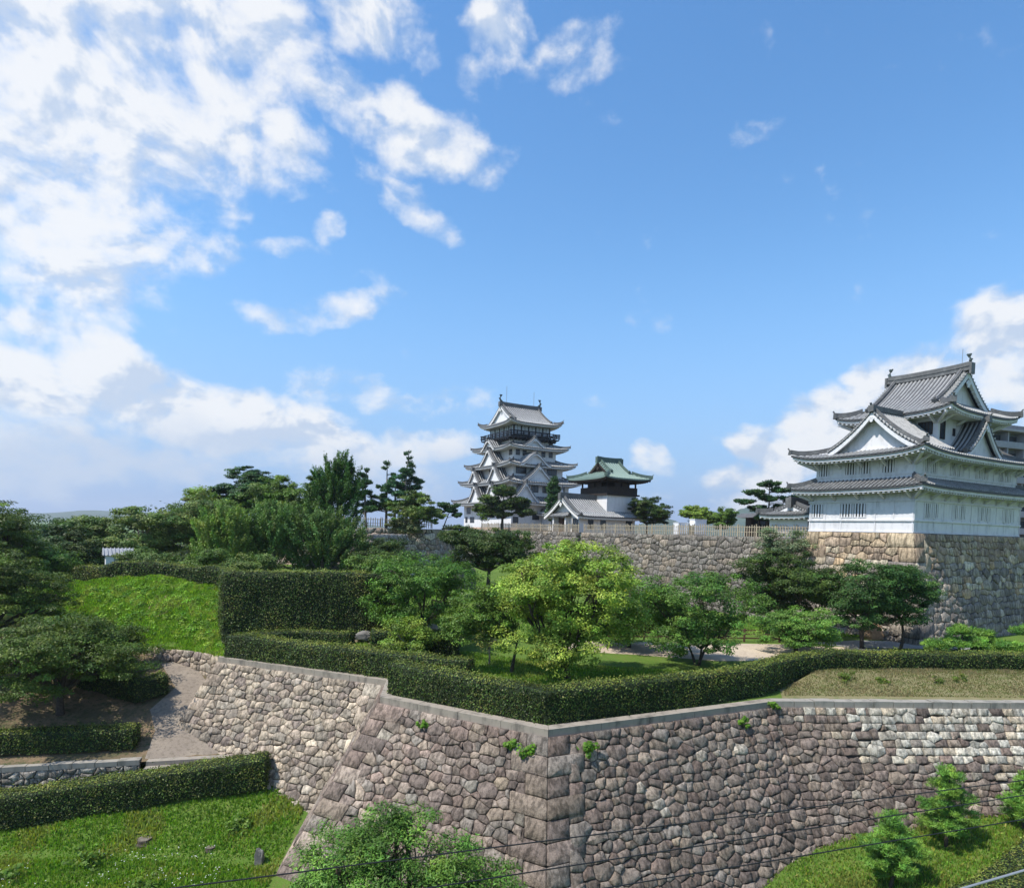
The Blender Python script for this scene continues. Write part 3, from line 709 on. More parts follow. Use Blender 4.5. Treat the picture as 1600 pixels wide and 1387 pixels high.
            # pendant under the apex
            for (o, zz, rr) in ((0, -.95, .17), (-.17, -.75, .14), (.17, -.75, .14), (0, -.62, .15)):
                c = fr(sx*(Ag+.0), o, zr-.35+zz*1.0); ring = [fr(sx*(Ag+.03), o+rr*math.cos(t), zr-.35+zz+rr*math.sin(t)) for t in np.linspace(0, 2*math.pi, 9)[:-1]]
                ring2 = [fr(sx*(Ag-.06), o+rr*math.cos(t), zr-.35+zz+rr*math.sin(t)) for t in np.linspace(0, 2*math.pi, 9)[:-1]]
                bb.poly(ring); [bb.quad(ring[j], ring[(j+1) % 8], ring2[(j+1) % 8], ring2[j]) for j in range(8)]
        # main ridge: stacked tiles
        pr = [fr(a_, 0, zr+.22+.10*(abs(a_)/Ag)**3) for a_ in np.linspace(-Ag-.1, Ag+.1, 9)]
        r = MB(); s.rs.append(r)
        for a, b in zip(pr[:-1], pr[1:]):
            r.beam(a, b, ridge_w, .62); r.beam(Vector(a)+Vector((0, 0, .36)), Vector(b)+Vector((0, 0, .36)), ridge_w*.5, .14)
            r.beam(Vector(a)+Vector((0, 0, .05)), Vector(b)+Vector((0, 0, .05)), ridge_w+.1, .06)
        for sx in (-1, 1):
            e = fr(sx*(Ag+.12), 0, zr+.15); r.beam(e, fr(sx*(Ag+.3), 0, zr+.15), ridge_w*1.25, .95)
        return gw, bb, zf, fr
    def dormer(s, k, p0, Df, Db, w, za, zb, kara=False, cx=0, cy=0, sp=None, gin=.5, board=.34):
        """small gable standing on a roof slope; kara = the undulating kind"""
        al, ou = s.frame(k); H = za-zb; c = .38
        if kara: zf = lambda q: zb + H*(.5+.5*math.cos(math.pi*min(1, abs(q)/w)))
        else: zf = lambda q: za - H*((1+c)*(abs(q)/w)-c*(abs(q)/w)**2)
        def P(q, D, z): return (cx+al[0]*(p0+q)+ou[0]*D, cy+al[1]*(p0+q)+ou[1]*D, z)
        qs = np.linspace(-w, w, 25)
        s.t.grid(lambda q, D: P(q, D, zf(q)), qs, (Df, Db), 0)
        sp = sp or s.ribsp
        for D in np.arange(Df-.1, Db, -sp):
            prev = None
            for q in qs:
                ids = [s.t.vert(P(q, D+.08, zf(q))), s.t.vert(P(q, D+.04, zf(q)+.1)), s.t.vert(P(q, D-.04, zf(q)+.1)), s.t.vert(P(q, D-.08, zf(q)))]
                if prev: [s.t.face((prev[j], prev[j+1], ids[j+1], ids[j]), 1) for j in range(3)]
                prev = ids
        for q0, q1 in zip(qs[:-1], qs[1:]):
            s.t.quad(P(q0, Df, zf(q0)-.14), P(q1, Df, zf(q1)-.14), P(q1, Df, zf(q1)), P(q0, Df, zf(q0)), 0)
            s.w.hexa([P(q0, Df-.22, zf(q0)-.12-board), P(q1, Df-.22, zf(q1)-.12-board), P(q1, Df-.03, zf(q1)-.12-board), P(q0, Df-.03, zf(q0)-.12-board),
                      P(q0, Df-.22, zf(q0)-.13), P(q1, Df-.22, zf(q1)-.13), P(q1, Df-.03, zf(q1)-.13), P(q0, Df-.03, zf(q0)-.13)])
            s.w.quad(P(q0, Df-gin, zb-.6), P(q1, Df-gin, zb-.6), P(q1, Df-gin, zf(q1)-.1), P(q0, Df-gin, zf(q0)-.1))
        if not kara:
            for sg in (-1, 1):
                s.ridge([P(sg*q, Df-.35, zf(q)+.14) for q in np.linspace(.1, w, 7)], .26, .24)
                for q in np.arange(.25, w, sp*.8):
                    s.t.beam(P(sg*q, Df-.3, zf(q)+.04), P(sg*q, Df+.06, zf(q)+.02), .17, .13, 1)
            for (o, zz, rr) in ((0, -.62, .13), (-.13, -.46, .11), (.13, -.46, .11), (0, -.38, .12)):
                ring = [P(o+rr*math.cos(t), Df+.03, za-.2+zz+rr*math.sin(t)) for t in np.linspace(0, 2*math.pi, 9)[:-1]]
                ring2 = [P(o+rr*math.cos(t), Df-.05, za-.2+zz+rr*math.sin(t)) for t in np.linspace(0, 2*math.pi, 9)[:-1]]
                s.w.poly(ring); [s.w.quad(ring[j], ring[(j+1) % 8], ring2[(j+1) % 8], ring2[j]) for j in range(8)]
        s.ridge([P(0, Db, za+.16), P(0, Df, za+.16)], .34, .34)
    def build(s, root, name='roof', wmat='plaster'):
        r = s.t.build(name, list(s.mats), root)
        for q in s.rs: q.build('ridge', 'ridge_tile', r)
        if s.w.v: s.w.build('eave', wmat, r)
        return r
M['ridge_tile'] = tilemat('ridge_tile', (.10, .10, .10), (.25, .25, .24), .5)

def shachi(root, loc, face, h=1.2, mk='bronze'):
    """dolphin-like ridge ornament: head down, tail curled up"""
    mb = MB(); fx, fy = face; x, y, z = loc
    pr = [(.30, .10, .20), (.18, .22, .24), (.02, .38, .22), (-.10, .58, .17), (-.10, .80, .12), (.0, .98, .07)]
    pts = [(x+fx*a*h, y+fy*a*h, z+b*h) for a, b, c in pr]; mb.tube(pts, [c*h*.8 for a, b, c in pr], 7)
    t = Vector(pts[-1])
    for k in (-.5, .1, .7):
        mb.beam(t-Vector((0, 0, .04)), t+Vector((fx*k*.32*h, fy*k*.32*h, .30*h)), .05*h, .16*h)
    b_ = Vector(pts[2]); mb.beam(b_, b_+Vector((-fx*.25*h, -fy*.25*h, .18*h)), .05*h, .16*h)
    b_ = Vector(pts[3]); mb.beam(b_, b_+Vector((-fx*.22*h, -fy*.22*h, .14*h)), .04*h, .14*h)
    mb.box(x-.16*h, x+.16*h, y-.16*h, y+.16*h, z-.12*h, z+.12*h)
    mb.build('ridge_ornament', mk, root)

def fr_face(k, a, b, cx=0, cy=0):
    """frame of a wall face of a box with half sizes a (X), b (Y)"""
    al, ou = Roof.frame(k); D = b if k in 'SN' else a
    return lambda p, z, o=0.0: (cx+al[0]*p+ou[0]*(D+o), cy+al[1]*p+ou[1]*(D+o), z)
def fbox(mb, F, p0, p1, z0, z1, o0, o1, m=0):
    mb.hexa([F(p0, z0, o0), F(p1, z0, o0), F(p1, z0, o1), F(p0, z0, o1), F(p0, z1, o0), F(p1, z1, o0), F(p1, z1, o1), F(p0, z1, o1)], m)
def window(root, F, p, z, w, h, kind='dark', slats=0):
    """framed opening; lattice windows keep white uprights"""
    fr = MB(); t = .07 if kind != 'lattice' else .05
    for (p0, p1, z0, z1) in ((p-w/2-t, p+w/2+t, z+h/2, z+h/2+t), (p-w/2-t, p+w/2+t, z-h/2-t, z-h/2), (p-w/2-t, p-w/2, z-h/2, z+h/2), (p+w/2, p+w/2+t, z-h/2, z+h/2)):
        fbox(fr, F, p0, p1, z0, z1, -.02, .05)
    if kind == 'lattice':
        n = slats or 4
        for i in range(n):
            c = p-w/2+w*(i+.5)/n; fbox(fr, F, c-w/n*.26, c+w/n*.26, z-h/2, z+h/2, .008, .035)
        o = fr.build('window', 'plaster_w', root)
    else:
        n = slats or 0
        for i in range(1, n):
            c = p-w/2+w*i/n; fbox(fr, F, c-.03, c+.03, z-h/2, z+h/2, .008, .03)
        o = fr.build('window', 'wood' if kind == 'dark' else 'plaster', root)
    pn = MB(); fbox(pn, F, p-w/2, p+w/2, z-h/2, z+h/2, -.05, .006)
    pn.build('pane', 'glass' if kind != 'lattice' else 'shadow_void', o)
M['shadow_void'] = plain('lattice_shadow', (.045, .045, .045), .9, .2, 3)  # near-black tone paints the shadow behind the lattice bars

def keep():
    c = Vector((.95, 137.0)); z0 = 15.45
    root = empty('castle_keep', (c.x, c.y, z0), R(30), 'tall white five storey castle keep with stacked grey tiled roofs and a black balcony', 'castle tower')
    fl = [(7.6, 10.5, 0, 5.6), (6.7, 9.1, 5.0, 9.3), (5.9, 7.9, 9.0, 12.8), (5.1, 6.4, 12.5, 16.6), (4.3, 4.95, 16.2, 21.4)]
    for i, (a, b, za, zb) in enumerate(fl):
        mb = MB(); mb.box(-a, a, -b, b, za, zb); mb.build('storey_wall', 'plaster', root)
    mats = ('tile', 'rib_far'); ov = 2.0
    # lowest roof
    r = Roof(.55, mats); r.skirt(7.6, 10.5, (6.6, 9.0), 4.95, 6.5, ov, .5)
    r.dormer('W', 4.6, 9.4, 6.5, 3.2, 8.9, 5.3); r.dormer('W', -2.5, 9.4, 6.5, 3.2, 8.9, 5.3)
    r.dormer('S', -5.2, 12.1, 8.9, 2.9, 8.9, 5.4); r.dormer('S', 3.0, 12.1, 8.9, 2.4, 8.2, 5.4); r.dormer('E', 0, 9.2, 6.4, 3.2, 8.8, 5.3)
    r.build(root)
    r = Roof(.55, mats); r.skirt(6.7, 9.1, (5.8, 7.8), 9.05, 10.5, ov, .5)
    r.dormer('W', 4.1, 8.5, 5.8, 2.9, 12.6, 9.4); r.dormer('W', -5.4, 8.3, 5.8, 2.7, 12.3, 9.4)
    r.dormer('S', -1.3, 10.7, 7.7, 3.7, 12.5, 9.3); r.build(root)
    r = Roof(.55, mats); r.skirt(5.9, 7.9, (5.0, 6.3), 12.6, 13.95, ov, .5)
    r.dormer('W', .3, 7.9, 4.9, 3.9, 16.2, 12.8)
    r.dormer('S', -1.9, 10.05, 6.2, 3.5, 14.9, 12.75, True); r.build(root)
    r = Roof(.55, mats); r.skirt(5.1, 6.4, (4.3, 4.9), 16.25, 17.5, ov, .45)
    r.dormer('W', -1.0, 7.25, 4.3, 2.9, 18.2, 16.4, True); r.dormer('S', -.8, 7.8, 4.9, 2.5, 18.35, 16.6); r.build(root)
    r = Roof(.5, mats); gw, bb, zf, fr = r.irimoya(6.3, 6.9, 4.9, 21.3, 25.6, .7, 'X', over=1.9, board=.5)
    rf = r.build(root); gw.build('gable_wall', 'plaster', rf); bb.build('barge_board', 'plaster', rf)
    for sx in (-1, 1): shachi(root, (sx*4.8, 0, 26.0), (-sx, 0), 1.35)
    rod = MB(); rod.tube([(-3.4, 0, 26.6-.7), (-3.4, 0, 29.6)], .045, 5); rod.build('lightning_rod', 'grey_metal', root)
    rod = MB(); rod.tube([(3.3, 0, 26.6-.7), (3.3, 0, 29.2)], .045, 5); rod.build('lightning_rod', 'grey_metal', root)
    # balcony
    mb = MB(); a, b = 5.75, 6.4; dzb = -.45
    mb.box(-a, a, -b, b, 18.75, 19.0)
    for sx in (-1, 1):
        for z in (19.35, 19.65, 20.0):
            t = .07 if z < 20 else .1
            mb.box(sx*a-.06, sx*a+.06, -b-.3, b+.3, z-t, z+t); mb.box(-a-.3, a+.3, sx*b-.061, sx*b+.061, z-t-.001, z+t-.001)
        for k in np.linspace(-a, a, 9): mb.box(k-.09, k+.09, sx*b-.09, sx*b+.09, 18.9, 20.15)
        for k in np.linspace(-b, b, 9): mb.box(sx*a-.09, sx*a+.09, k-.09, k+.09, 18.9, 20.15)
        for k in np.linspace(-5, 5, 12): mb.box(k-.12, k+.12, sx*4.8 if sx > 0 else -b, b if sx > 0 else -4.8, 18.35, 18.75)
        for k in np.linspace(-5, 5, 12): mb.box(sx*4.5 if sx > 0 else -a, a if sx > 0 else -4.5, k-.12, k+.12, 18.351, 18.751)
    mb.v = [(x, y, z+dzb) for x, y, z in mb.v]
    mb.build('balcony', 'lacquer', root)
    # top floor screens between black posts
    for k, L in (('S', 4.3), ('W', 4.95), ('E', 4.95), ('N', 4.3)):
        F = fr_face(k, 4.3, 4.95); n = 5
        fm = MB(); fbox(fm, F, -L, L, 20.85, 21.3, 0.0, .12); fbox(fm, F, -L, L, 18.5, 19.05, 0.0, .12)
        for i in range(n+1): x = -L+2*L*i/n; fbox(fm, F, x-.12, x+.12, 19.05, 20.85, 0.0, .14)
        fm.build('window_frame', 'lacquer', root)
        for i in range(n):
            x0 = -L+2*L*i/n+.12; x1 = -L+2*L*(i+1)/n-.12
            pn = MB(); fbox(pn, F, x0, x1, 19.05, 20.85, .003, .04); o = pn.build('window', 'pale_panel', root)
            m2 = MB(); xm = (x0+x1)/2; fbox(m2, F, xm-.04, xm+.04, 19.05, 20.85, .04, .07); fbox(m2, F, x0, x1, 19.9, 19.98, .0405, .068); m2.build('mullion', 'lacquer', o)
    # windows
    F = fr_face('S', 7.6, 10.5); [window(root, F, p, z, w, h, 'dark', 3) for p, z, w, h in ((-6, 3.9, 1.3, 1.3), (-6.6, 1.6, 1.1, 1.1), (-2, 2.4, 1.5, 1.2), (2, 2.4, 1.5, 1.2))]
    F = fr_face('W', 7.6, 10.5); [window(root, F, p, z, w, h, 'dark', 3) for p, z, w, h in ((-8.2, 3.6, 1.8, 1.3), (-6.4, 1.6, 1.9, 1.1), (-9.2, 1.6, .9, 1.1), (0, 3.0, 1.8, 1.3), (6, 3.0, 1.8, 1.3))]
    F = fr_face('S', 6.7, 9.1); [window(root, F, p, 8.0, w, 1.4, 'dark', 2) for p, w in ((-1.5, 1.5), (.9, 1.1), (5, 1.2))]
    F = fr_face('W', 6.7, 9.1); [window(root, F, p, 8.0, w, 1.4, 'dark', 3) for p, w in ((-7.6, 2.0), (.5, 1.6))]
    F = fr_face('S', 5.9, 7.9); [window(root, F, p, 11.6, w, 1.3, 'dark', 4) for p, w in ((-4.1, 2.3), (3.2, 2.3))]
    F = fr_face('W', 5.9, 7.9); [window(root, F, p, 11.8, w, 1.3, 'dark', 3) for p, w in ((-.9, 2.6),)]
    F = fr_face('S', 5.1, 6.4); [window(root, F, p, 15.3, w, 1.0, 'dark', 2) for p, w in ((-4.1, .8), (-2.5, .8), (2., .8), (3.8, .8))]
    F = fr_face('W', 5.1, 6.4); [window(root, F, p, 15.3, w, 1.0, 'dark', 2) for p, w in ((5.3, 1.1), (-5.3, .9))]
    return root
keep()
stone_wall('stone_wall', 'pinkish stone podium under the tall castle keep', [tuple(Vector((.95, 137))-U*8.3+W*10.8), tuple(Vector((.95, 137))-U*8.3-W*10.8), tuple(Vector((.95, 137))+U*8.3-W*10.8), tuple(Vector((.95, 137))+U*8.3+W*10.8)], 15.5, [5]*4, .22, 1.0, col_pink, None, 31, gapw=.04)

def annex():
    c = Vector((.95, 137.0))+U*3.4-W*14.2
    root = empty('castle_annex', (c.x, c.y, 15.2), R(30), 'low white annex with grey tiled hip roof at the foot of the keep', 'building')
    mb = MB(); mb.box(-4, 4, -3.6, 3.6, 0, 3.4); mb.build('wall', 'plaster', root)
    r = Roof(.55, ('tile', 'rib_far')); gw, bb, zf, fr = r.irimoya(5.4, 5.0, 3.9, 3.2, 6.0, .6, 'X', over=1.3)
    rf = r.build(root); gw.build('gable_wall', 'plaster', rf); bb.build('barge_board', 'plaster', rf)
    window(root, fr_face('S', 4, 3.6), -1.5, 1.8, 1.2, 1.1, 'dark', 2); window(root, fr_face('S', 4, 3.6), 1.8, 1.8, 1.2, 1.1, 'dark', 2)
annex()

def belfry():
    n = Vector((9.7, 94.0)); a, b = 5.3, 3.6; c = n+U*a+W*b
    root = empty('belfry', (c.x, c.y, 15.0), R(30), 'white plaster belfry house with a dark wooden bell storey and a green copper roof', 'building')
    mb = MB(); mb.box(-a, a, -b, b, 0, 2.9); mb.build('wall', 'plaster_warm', root)
    r = Roof(.42, ('tile', 'rib_far'), curve=.28); gw, bb, zf, fr = r.irimoya(a+.95, b+.95, a+.93, 2.35, 5.2, .15, 'X', over=.9, board=.42, gable_in=.95)
    rf = r.build(root, wmat='plaster_warm'); gw.build('gable_wall', 'plaster_warm', rf); bb.build('barge_board', 'plaster_warm', rf)
    F = fr_face('W', a, b); 
    dr = MB(); fbox(dr, F, -1.5, .6, 0.0, 2.1, .004, .06); d = dr.build('door', 'wood_door', root)
    fm = MB(); fbox(fm, F, -1.65, -1.5, 0, 2.25, .0, .1); fbox(fm, F, .6, .75, 0, 2.25, 0, .1); fbox(fm, F, -.5, -.4, 0, 2.1, .06, .09); fm.build('door_frame', 'wood', d)
    # little roof over the door
    pm = MB(); al = lambda p, z, o: F(p, z, o)
    pm.hexa([F(-2.6, 2.35, 0), F(1.7, 2.35, 0), F(1.7, 2.2, 1.1), F(-2.6, 2.2, 1.1), F(-2.3, 2.95, 0), F(1.4, 2.95, 0), F(1.7, 2.36, 1.1), F(-2.6, 2.36, 1.1)], 0)
    for q in np.linspace(-2.5, 1.6, 12): pm.hexa([F(q-.07, 2.35, .02), F(q+.07, 2.35, .02), F(q+.07, 2.35, 1.12), F(q-.07, 2.35, 1.12), F(q*.86-.1-.07, 3.02, .02), F(q*.86-.1+.07, 3.02, .02), F(q+.07, 2.46, 1.12), F(q-.07, 2.46, 1.12)], 1)
    pm.build('porch_roof', ['tile', 'rib_far'], root)
    for q in (-2.2, 1.0): pp = MB(); fbox(pp, F, q, q+.3, 0, 2.3, .0, .8); pp.build('porch_post', 'plaster_warm', root)
    window(root, F, 2.7, 1.0, 1.3, 1.9, 'dark', 2)
    F = fr_face('S', a, b); [window(root, F, p, 1.25, w, 1.5, 'dark', 2) for p, w in ((-3.2, .85), (-.9, .85), (4.1, 1.1))]
    # tower
    tx, ty = 3.2, .5; ta, tb = 2.75, 3.2
    t = MB(); t.box(tx-ta-.1, tx+ta+.1, ty-tb-.1, ty+tb+.1, 2.5, 5.9); t.build('tower_wall', 'plaster_warm', root)
    wd = MB(); wd.box(tx-ta-.5, tx+ta+.5, ty-tb-.5, ty+tb+.5, 5.75, 6.0); wd.box(tx-ta-.22, tx+ta+.22, ty-tb-.22, ty+tb+.22, 6.0, 7.05)
    for sx in (-1, 1):
        for i in range(5):
            x = tx-ta+2*ta*i/4; wd.box(x-.1, x+.1, ty+sx*tb-.1, ty+sx*tb+.1, 6.9, 8.5)
            y = ty-tb+2*tb*i/4; wd.box(tx+sx*ta-.1, tx+sx*ta+.1, y-.1, y+.1, 6.901, 8.501)
        wd.box(tx-ta-.1, tx+ta+.1, ty+sx*tb-.12, ty+sx*tb+.12, 8.2, 8.4); wd.box(tx+sx*ta-.121, tx+sx*ta+.121, ty-tb-.1, ty+tb+.1, 8.201, 8.401)
        wd.box(tx-ta-.1, tx+ta+.1, ty+sx*tb-.08, ty+sx*tb+.08, 7.75, 7.87); wd.box(tx+sx*ta-.081, tx+sx*ta+.081, ty-tb-.1, ty+tb+.1, 7.751, 7.871)
        for i in range(4):
            if i in (1, 2):
                x = tx-ta+2*ta*(i+.5)/4; wd.box(x-.5, x+.5, ty+sx*tb-.04, ty+sx*tb+.04, 7.05, 8.1); y = ty-tb+2*tb*(i+.5)/4; wd.box(tx+sx*ta-.041, tx+sx*ta+.041, y-.6, y+.6, 7.051, 8.101)
    wd.box(tx-1.2, tx+1.2, ty-1.3, ty+1.3, 6.9, 8.5)
    wd.build('bell_storey', 'wood', root)
    r = Roof(.5, ('copper', 'copper_rib'), edge=.18, curve=.5); gw, bb, zf, fr = r.irimoya(ta+1.75, tb+1.75, 2.3, 8.3, 11.2, .25, 'X', over=1.6, cx=tx, cy=ty, ridge_w=.4)
    rf = r.t.build('copper_roof', ['copper', 'copper_rib'], root); r.w.build('eave', 'wood', rf); [q.build('ridge', 'copper_dark', rf) for q in r.rs]; gw.build('gable_wall', 'wood', rf); bb.build('barge_board', 'wood', rf)
M['copper_dark'] = tilemat('dark_copper', (.07, .10, .085), (.16, .26, .21), .5)
belfry()

def corner_turret():
    a, b = 8.75, 4.5; c = TN+U*a+W*b; z0 = 15.62
    root = empty('corner_turret', (c.x, c.y, z0), R(30), 'three storey white corner turret with lattice windows on the brown stone base', 'castle turret')
    w1 = MB(); w1.box(-a, a, -b, b, 0, 4.0); w1.build('lower_storey_wall', 'plaster_w', root)
    w2 = MB(); w2.box(-a+.3, a-.3, -b+.3, b-.3, 3.8, 6.9); w2.build('middle_storey_wall', 'plaster_w', root)
    tx, ty, ta, tb = .85, .25, 4.3, 3.5
    w3 = MB(); w3.box(tx-ta, tx+ta, ty-tb, ty+tb, 6.5, 10.7); w3.build('upper_storey_wall', 'plaster_w', root)
    # belts and battens of the lower storeys
    bt = MB()
    for k, L in (('S', a), ('W', b), ('E', b), ('N', a)):
        F = fr_face(k, a, b); e = .0 if k in 'SN' else .06
        fbox(bt, F, -L-.10+e, L+.10-e, .92, 1.06, 0, .10); fbox(bt, F, -L-.10+e, L+.10-e, 2.5, 2.62, 0, .10); fbox(bt, F, -L-.06+e, L+.06-e, .0, .12, 0, .06)
        n = int(2*L/1.45)
        for i in range(n+1): x = -L+.06+(2*L-.12)*i/n; fbox(bt, F, x-.04, x+.04, 1.06, 2.5, 0, .045); fbox(bt, F, x-.05, x+.05, .12, .92, 0, .04) if i % 2 == 0 else None
        F = fr_face(k, a-.3, b-.3); L2 = L-.3
        fbox(bt, F, -L2-.06+e, L2+.06-e, 4.66, 4.78, 0, .07); fbox(bt, F, -L2-.04+e, L2+.04-e, 6.1, 6.18, 0, .06)
        for i in range(n+1): x = -L2+.06+(2*L2-.12)*i/n; fbox(bt, F, x-.035, x+.035, 4.78, 6.3, 0, .04)
    bt.build('wall_battens', 'plaster_w', root)
    # lattice windows
    F = fr_face('W', a, b); [window(root, F, p, 1.82, 1.05, 1.12, 'lattice', 4) for p in (-3.75, -1.05, .15)]
    F = fr_face('W', a-.3, b-.3); [window(root, F, p, 5.42, .95, 1.1, 'lattice', 4) for p in (-3.45, -1.0, .2, 2.2)]
    F = fr_face('S', a, b); [window(root, F, p, 1.82, .8, 1.12, 'lattice', 3) for q in (-6.3, -2.1, 2.2, 6.5) for p in (q-.6, q+.6)]
    F = fr_face('S', a-.3, b-.3); [window(root, F, p, 5.42, .8, 1.1, 'lattice', 3) for q in (-6.2, -2.1, 2.1, 6.2) for p in (q-.6, q+.6)]
    F = fr_face('W', ta, tb, tx, ty); window(root, F, 2.5, 8.9, 1.05, .95, 'dark', 4)
    F = fr_face('S', ta, tb, tx, ty); window(root, F, -3.6, 8.75, .62, 1.45, 'dark', 1); window(root, F, -1.8, 8.7, .25, .5, 'dark', 1); window(root, F, 3.1, 8.75, .7, 1.3, 'dark', 2)
    # roofs
    r = Roof(.36, ('tile', 'rib_dark'), curve=.25, raf=.42); r.skirt(a, b, (a-.32, b-.32), 3.6, 4.4, 1.25, .2); r.build(root, 'lower_roof', 'plaster_w')
    r = Roof(.36, ('tile', 'rib'), curve=.42, raf=.42); 
    ao, bo = a+1.25, b+1.25
    dS, dW = bo-(tb-ty), ao-(ta-tx)   # distances to the upper storey walls
    zS = r.prof(6.3, 7.5, 3.2)
    r.side('S', ao, ao-3.2, bo, 2.9, zS, .5, 2.6, 1.0, over=1.3); r.side('N', ao, ao-3.2, bo, 2.9, zS, .5, 2.6, 1.0, over=1.3)
    r.side('W', bo, .05, ao, 5.7, lambda d: zS(min(d, 3.2))+max(0, d-3.2)*.6, .5, 2.6, 1.0, over=1.3)
    r.side('E', bo, .05, ao, 5.7, lambda d: zS(min(d, 3.2))+max(0, d-3.2)*.6, .5, 2.6, 1.0, over=1.3)
    r.hips(ao, bo, 2.9, zS, .5, 2.6)
    r.dormer('W', .95, 9.1, 3.4, 3.75, 9.95, 6.9, gin=.75, board=.42); r.dormer('E', .2, 9.1, 4.3, 4.1, 10.25, 6.95, gin=.75, board=.42)
    r.dormer('S', .5, 5.2, 3.0, 2.7, 9.55, 6.85, gin=.6, board=.36)
    # flat-ish fill between the slopes and the upper storey
    fill = MB(); fill.box(-a+1.5, a-1.5, -b+1.6, b-1.6, 6.3, 7.1); fill.build('roof_core', 'tile', root)
    r.build(root, 'middle_roof', 'plaster_w')
    r = Roof(.36, ('tile', 'rib'), curve=.40, raf=.42); gw, bb, zf, fr = r.irimoya(tb+1.5, ta+1.4, tb-.1, 10.15, 14.15, .45, 'Y', over=1.5, cx=tx, cy=ty-.2, board=.5, gable_in=.7)
    rf = r.build(root, 'upper_roof', 'plaster_w'); gw.build('gable_wall', 'plaster', rf); bb.build('barge_board', 'plaster', rf)
    for sy in (-1, 1): shachi(root, (tx, ty-.2+sy*(tb-.15), 14.5), (0, -sy), .85)
    rod = MB(); rod.tube([(tx, ty-tb+.5, 14.4), (tx, ty-tb+.5, 16.1)], .025, 5); rod.build('lightning_rod', 'grey_metal', root)
    # struts under the eaves
    for (aa, bb_, z, L, ov, n1, n2, cx_, cy_) in ((a, b, 2.75, .45, .9, 9, 5, 0, 0), (a-.3, b-.3, 5.45, .55, 1.15, 10, 5, 0, 0), (ta, tb, 9.3, .5, 1.15, 4, 4, tx, ty)):
        for k, L_, n in (('S', aa, n1), ('W', bb_, n2), ('N', aa, n1), ('E', bb_, n2)):
            F = fr_face(k, aa, bb_, cx_, cy_)
            for i in range(n):
                p = -L_+.25+(2*L_-.5)*i/(n-1); st = MB(); st.beam(F(p, z, 0), F(p, z+L*1.25, ov), .16, .18); st.build('strut', 'plaster_w', root)
        for sx in (-1, 1):
            for sy in (-1, 1): st = MB(); st.beam((cx_+sx*aa, cy_+sy*bb_, z), (cx_+sx*(aa+ov), cy_+sy*(bb_+ov), z+L*1.3), .18, .2); st.build('strut', 'plaster_w', root)
corner_turret()

def gate_wing():
    c = TLc+W*3.4+U*3.6
    root = empty('gate_wing', (c.x, c.y, 15.0), R(30), 'small white wing with dark tiled roof tucked behind the left side of the turret', 'building')
    mb = MB(); mb.box(-2.0, 6, -2.1, 2.1, 0, 2.3); mb.build('wall', 'plaster_warm', root)
    r = Roof(.36, ('tile', 'rib_dark')); gw, bb, zf, fr = r.irimoya(5.0, 2.9, 4.0, 2.2, 3.2, .15, 'X', over=.8, cx=2.2)
    rf = r.build(root); gw.build('gable_wall', 'plaster', rf); bb.build('barge_board', 'plaster', rf)
gate_wing()
def rest_house():
    c = Vector((34, 82)); root = empty('rest_house', (c.x, c.y, 15.0), R(12), 'low open shelter with flat dark roof behind the fence and pines', 'building')
    mb = MB(); mb.box(-4.5, 4.5, -2.4, 2.4, 2.4, 2.75); mb.box(-4.2, 4.2, -2.1, 2.1, 2.75, 2.95); mb.build('roof', 'concrete_dark', root)
    mb = MB(); mb.box(-3.6, 3.6, .6, 1.8, 0, 2.4); mb.build('wall', 'wood', root)
    for x in (-4.1, -1.4, 1.4, 4.1):
        m = MB(); m.box(x-.09, x+.09, -2.1, -1.92, 0, 2.4); m.build('post', 'wood', root)
    m = MB()
    for x in (-2.4, 0, 2.4): m.box(x-.8, x+.8, .5, .58, .9, 2.0)
    m.build('window', 'glass', root)
rest_house()
def flats():
    c = Vector((92, 128)); root = empty('apartment_block', (c.x, c.y, 12.0), R(20), 'modern grey apartment block with balconies behind the turret at the right edge', 'building')
    mb = MB(); mb.box(-13, 16, -7, 7, 0, 23.5); mb.box(-11, 12, -5.5, 5.5, 23.5, 25.5); mb.build('wall', 'concrete_dark', root)
    for i in range(7):
        z = 1.6+i*3.15
        m = MB(); m.box(-14.2, 16, -8.6, -7.0, z, z+.22); m.box(-14.2, -13.0, -7.0, 7.0, z, z+.22); m.box(-14.2, 16, -8.62, -8.5, z+.22, z+1.15); m.box(-14.22, -14.1, -8.5, 7, z+.22, z+1.15); m.build('balcony', 'concrete', root)
        m = MB()
        for x in (-12, -7.5, -3, 1.5, 6, 10.5): m.box(x, x+3.4, -7.06, -6.98, z+.3, z+2.5)
        for y in (-5.5, -.5): m.box(-13.06, -12.98, y, y+3.6, z+.3, z+2.5)
        m.build('window_row', 'glass', root)
    m = MB()
    for x in (-13.5, -9, -4.5, 0, 4.5, 9, 13.5): m.box(x-.15, x+.15, -8.4, -7.0, 0, 23.4)
    m.box(-14.6, 16.4, -9, 7.4, 23.5, 23.9); m.build('roof_slab', 'concrete', root)
flats()
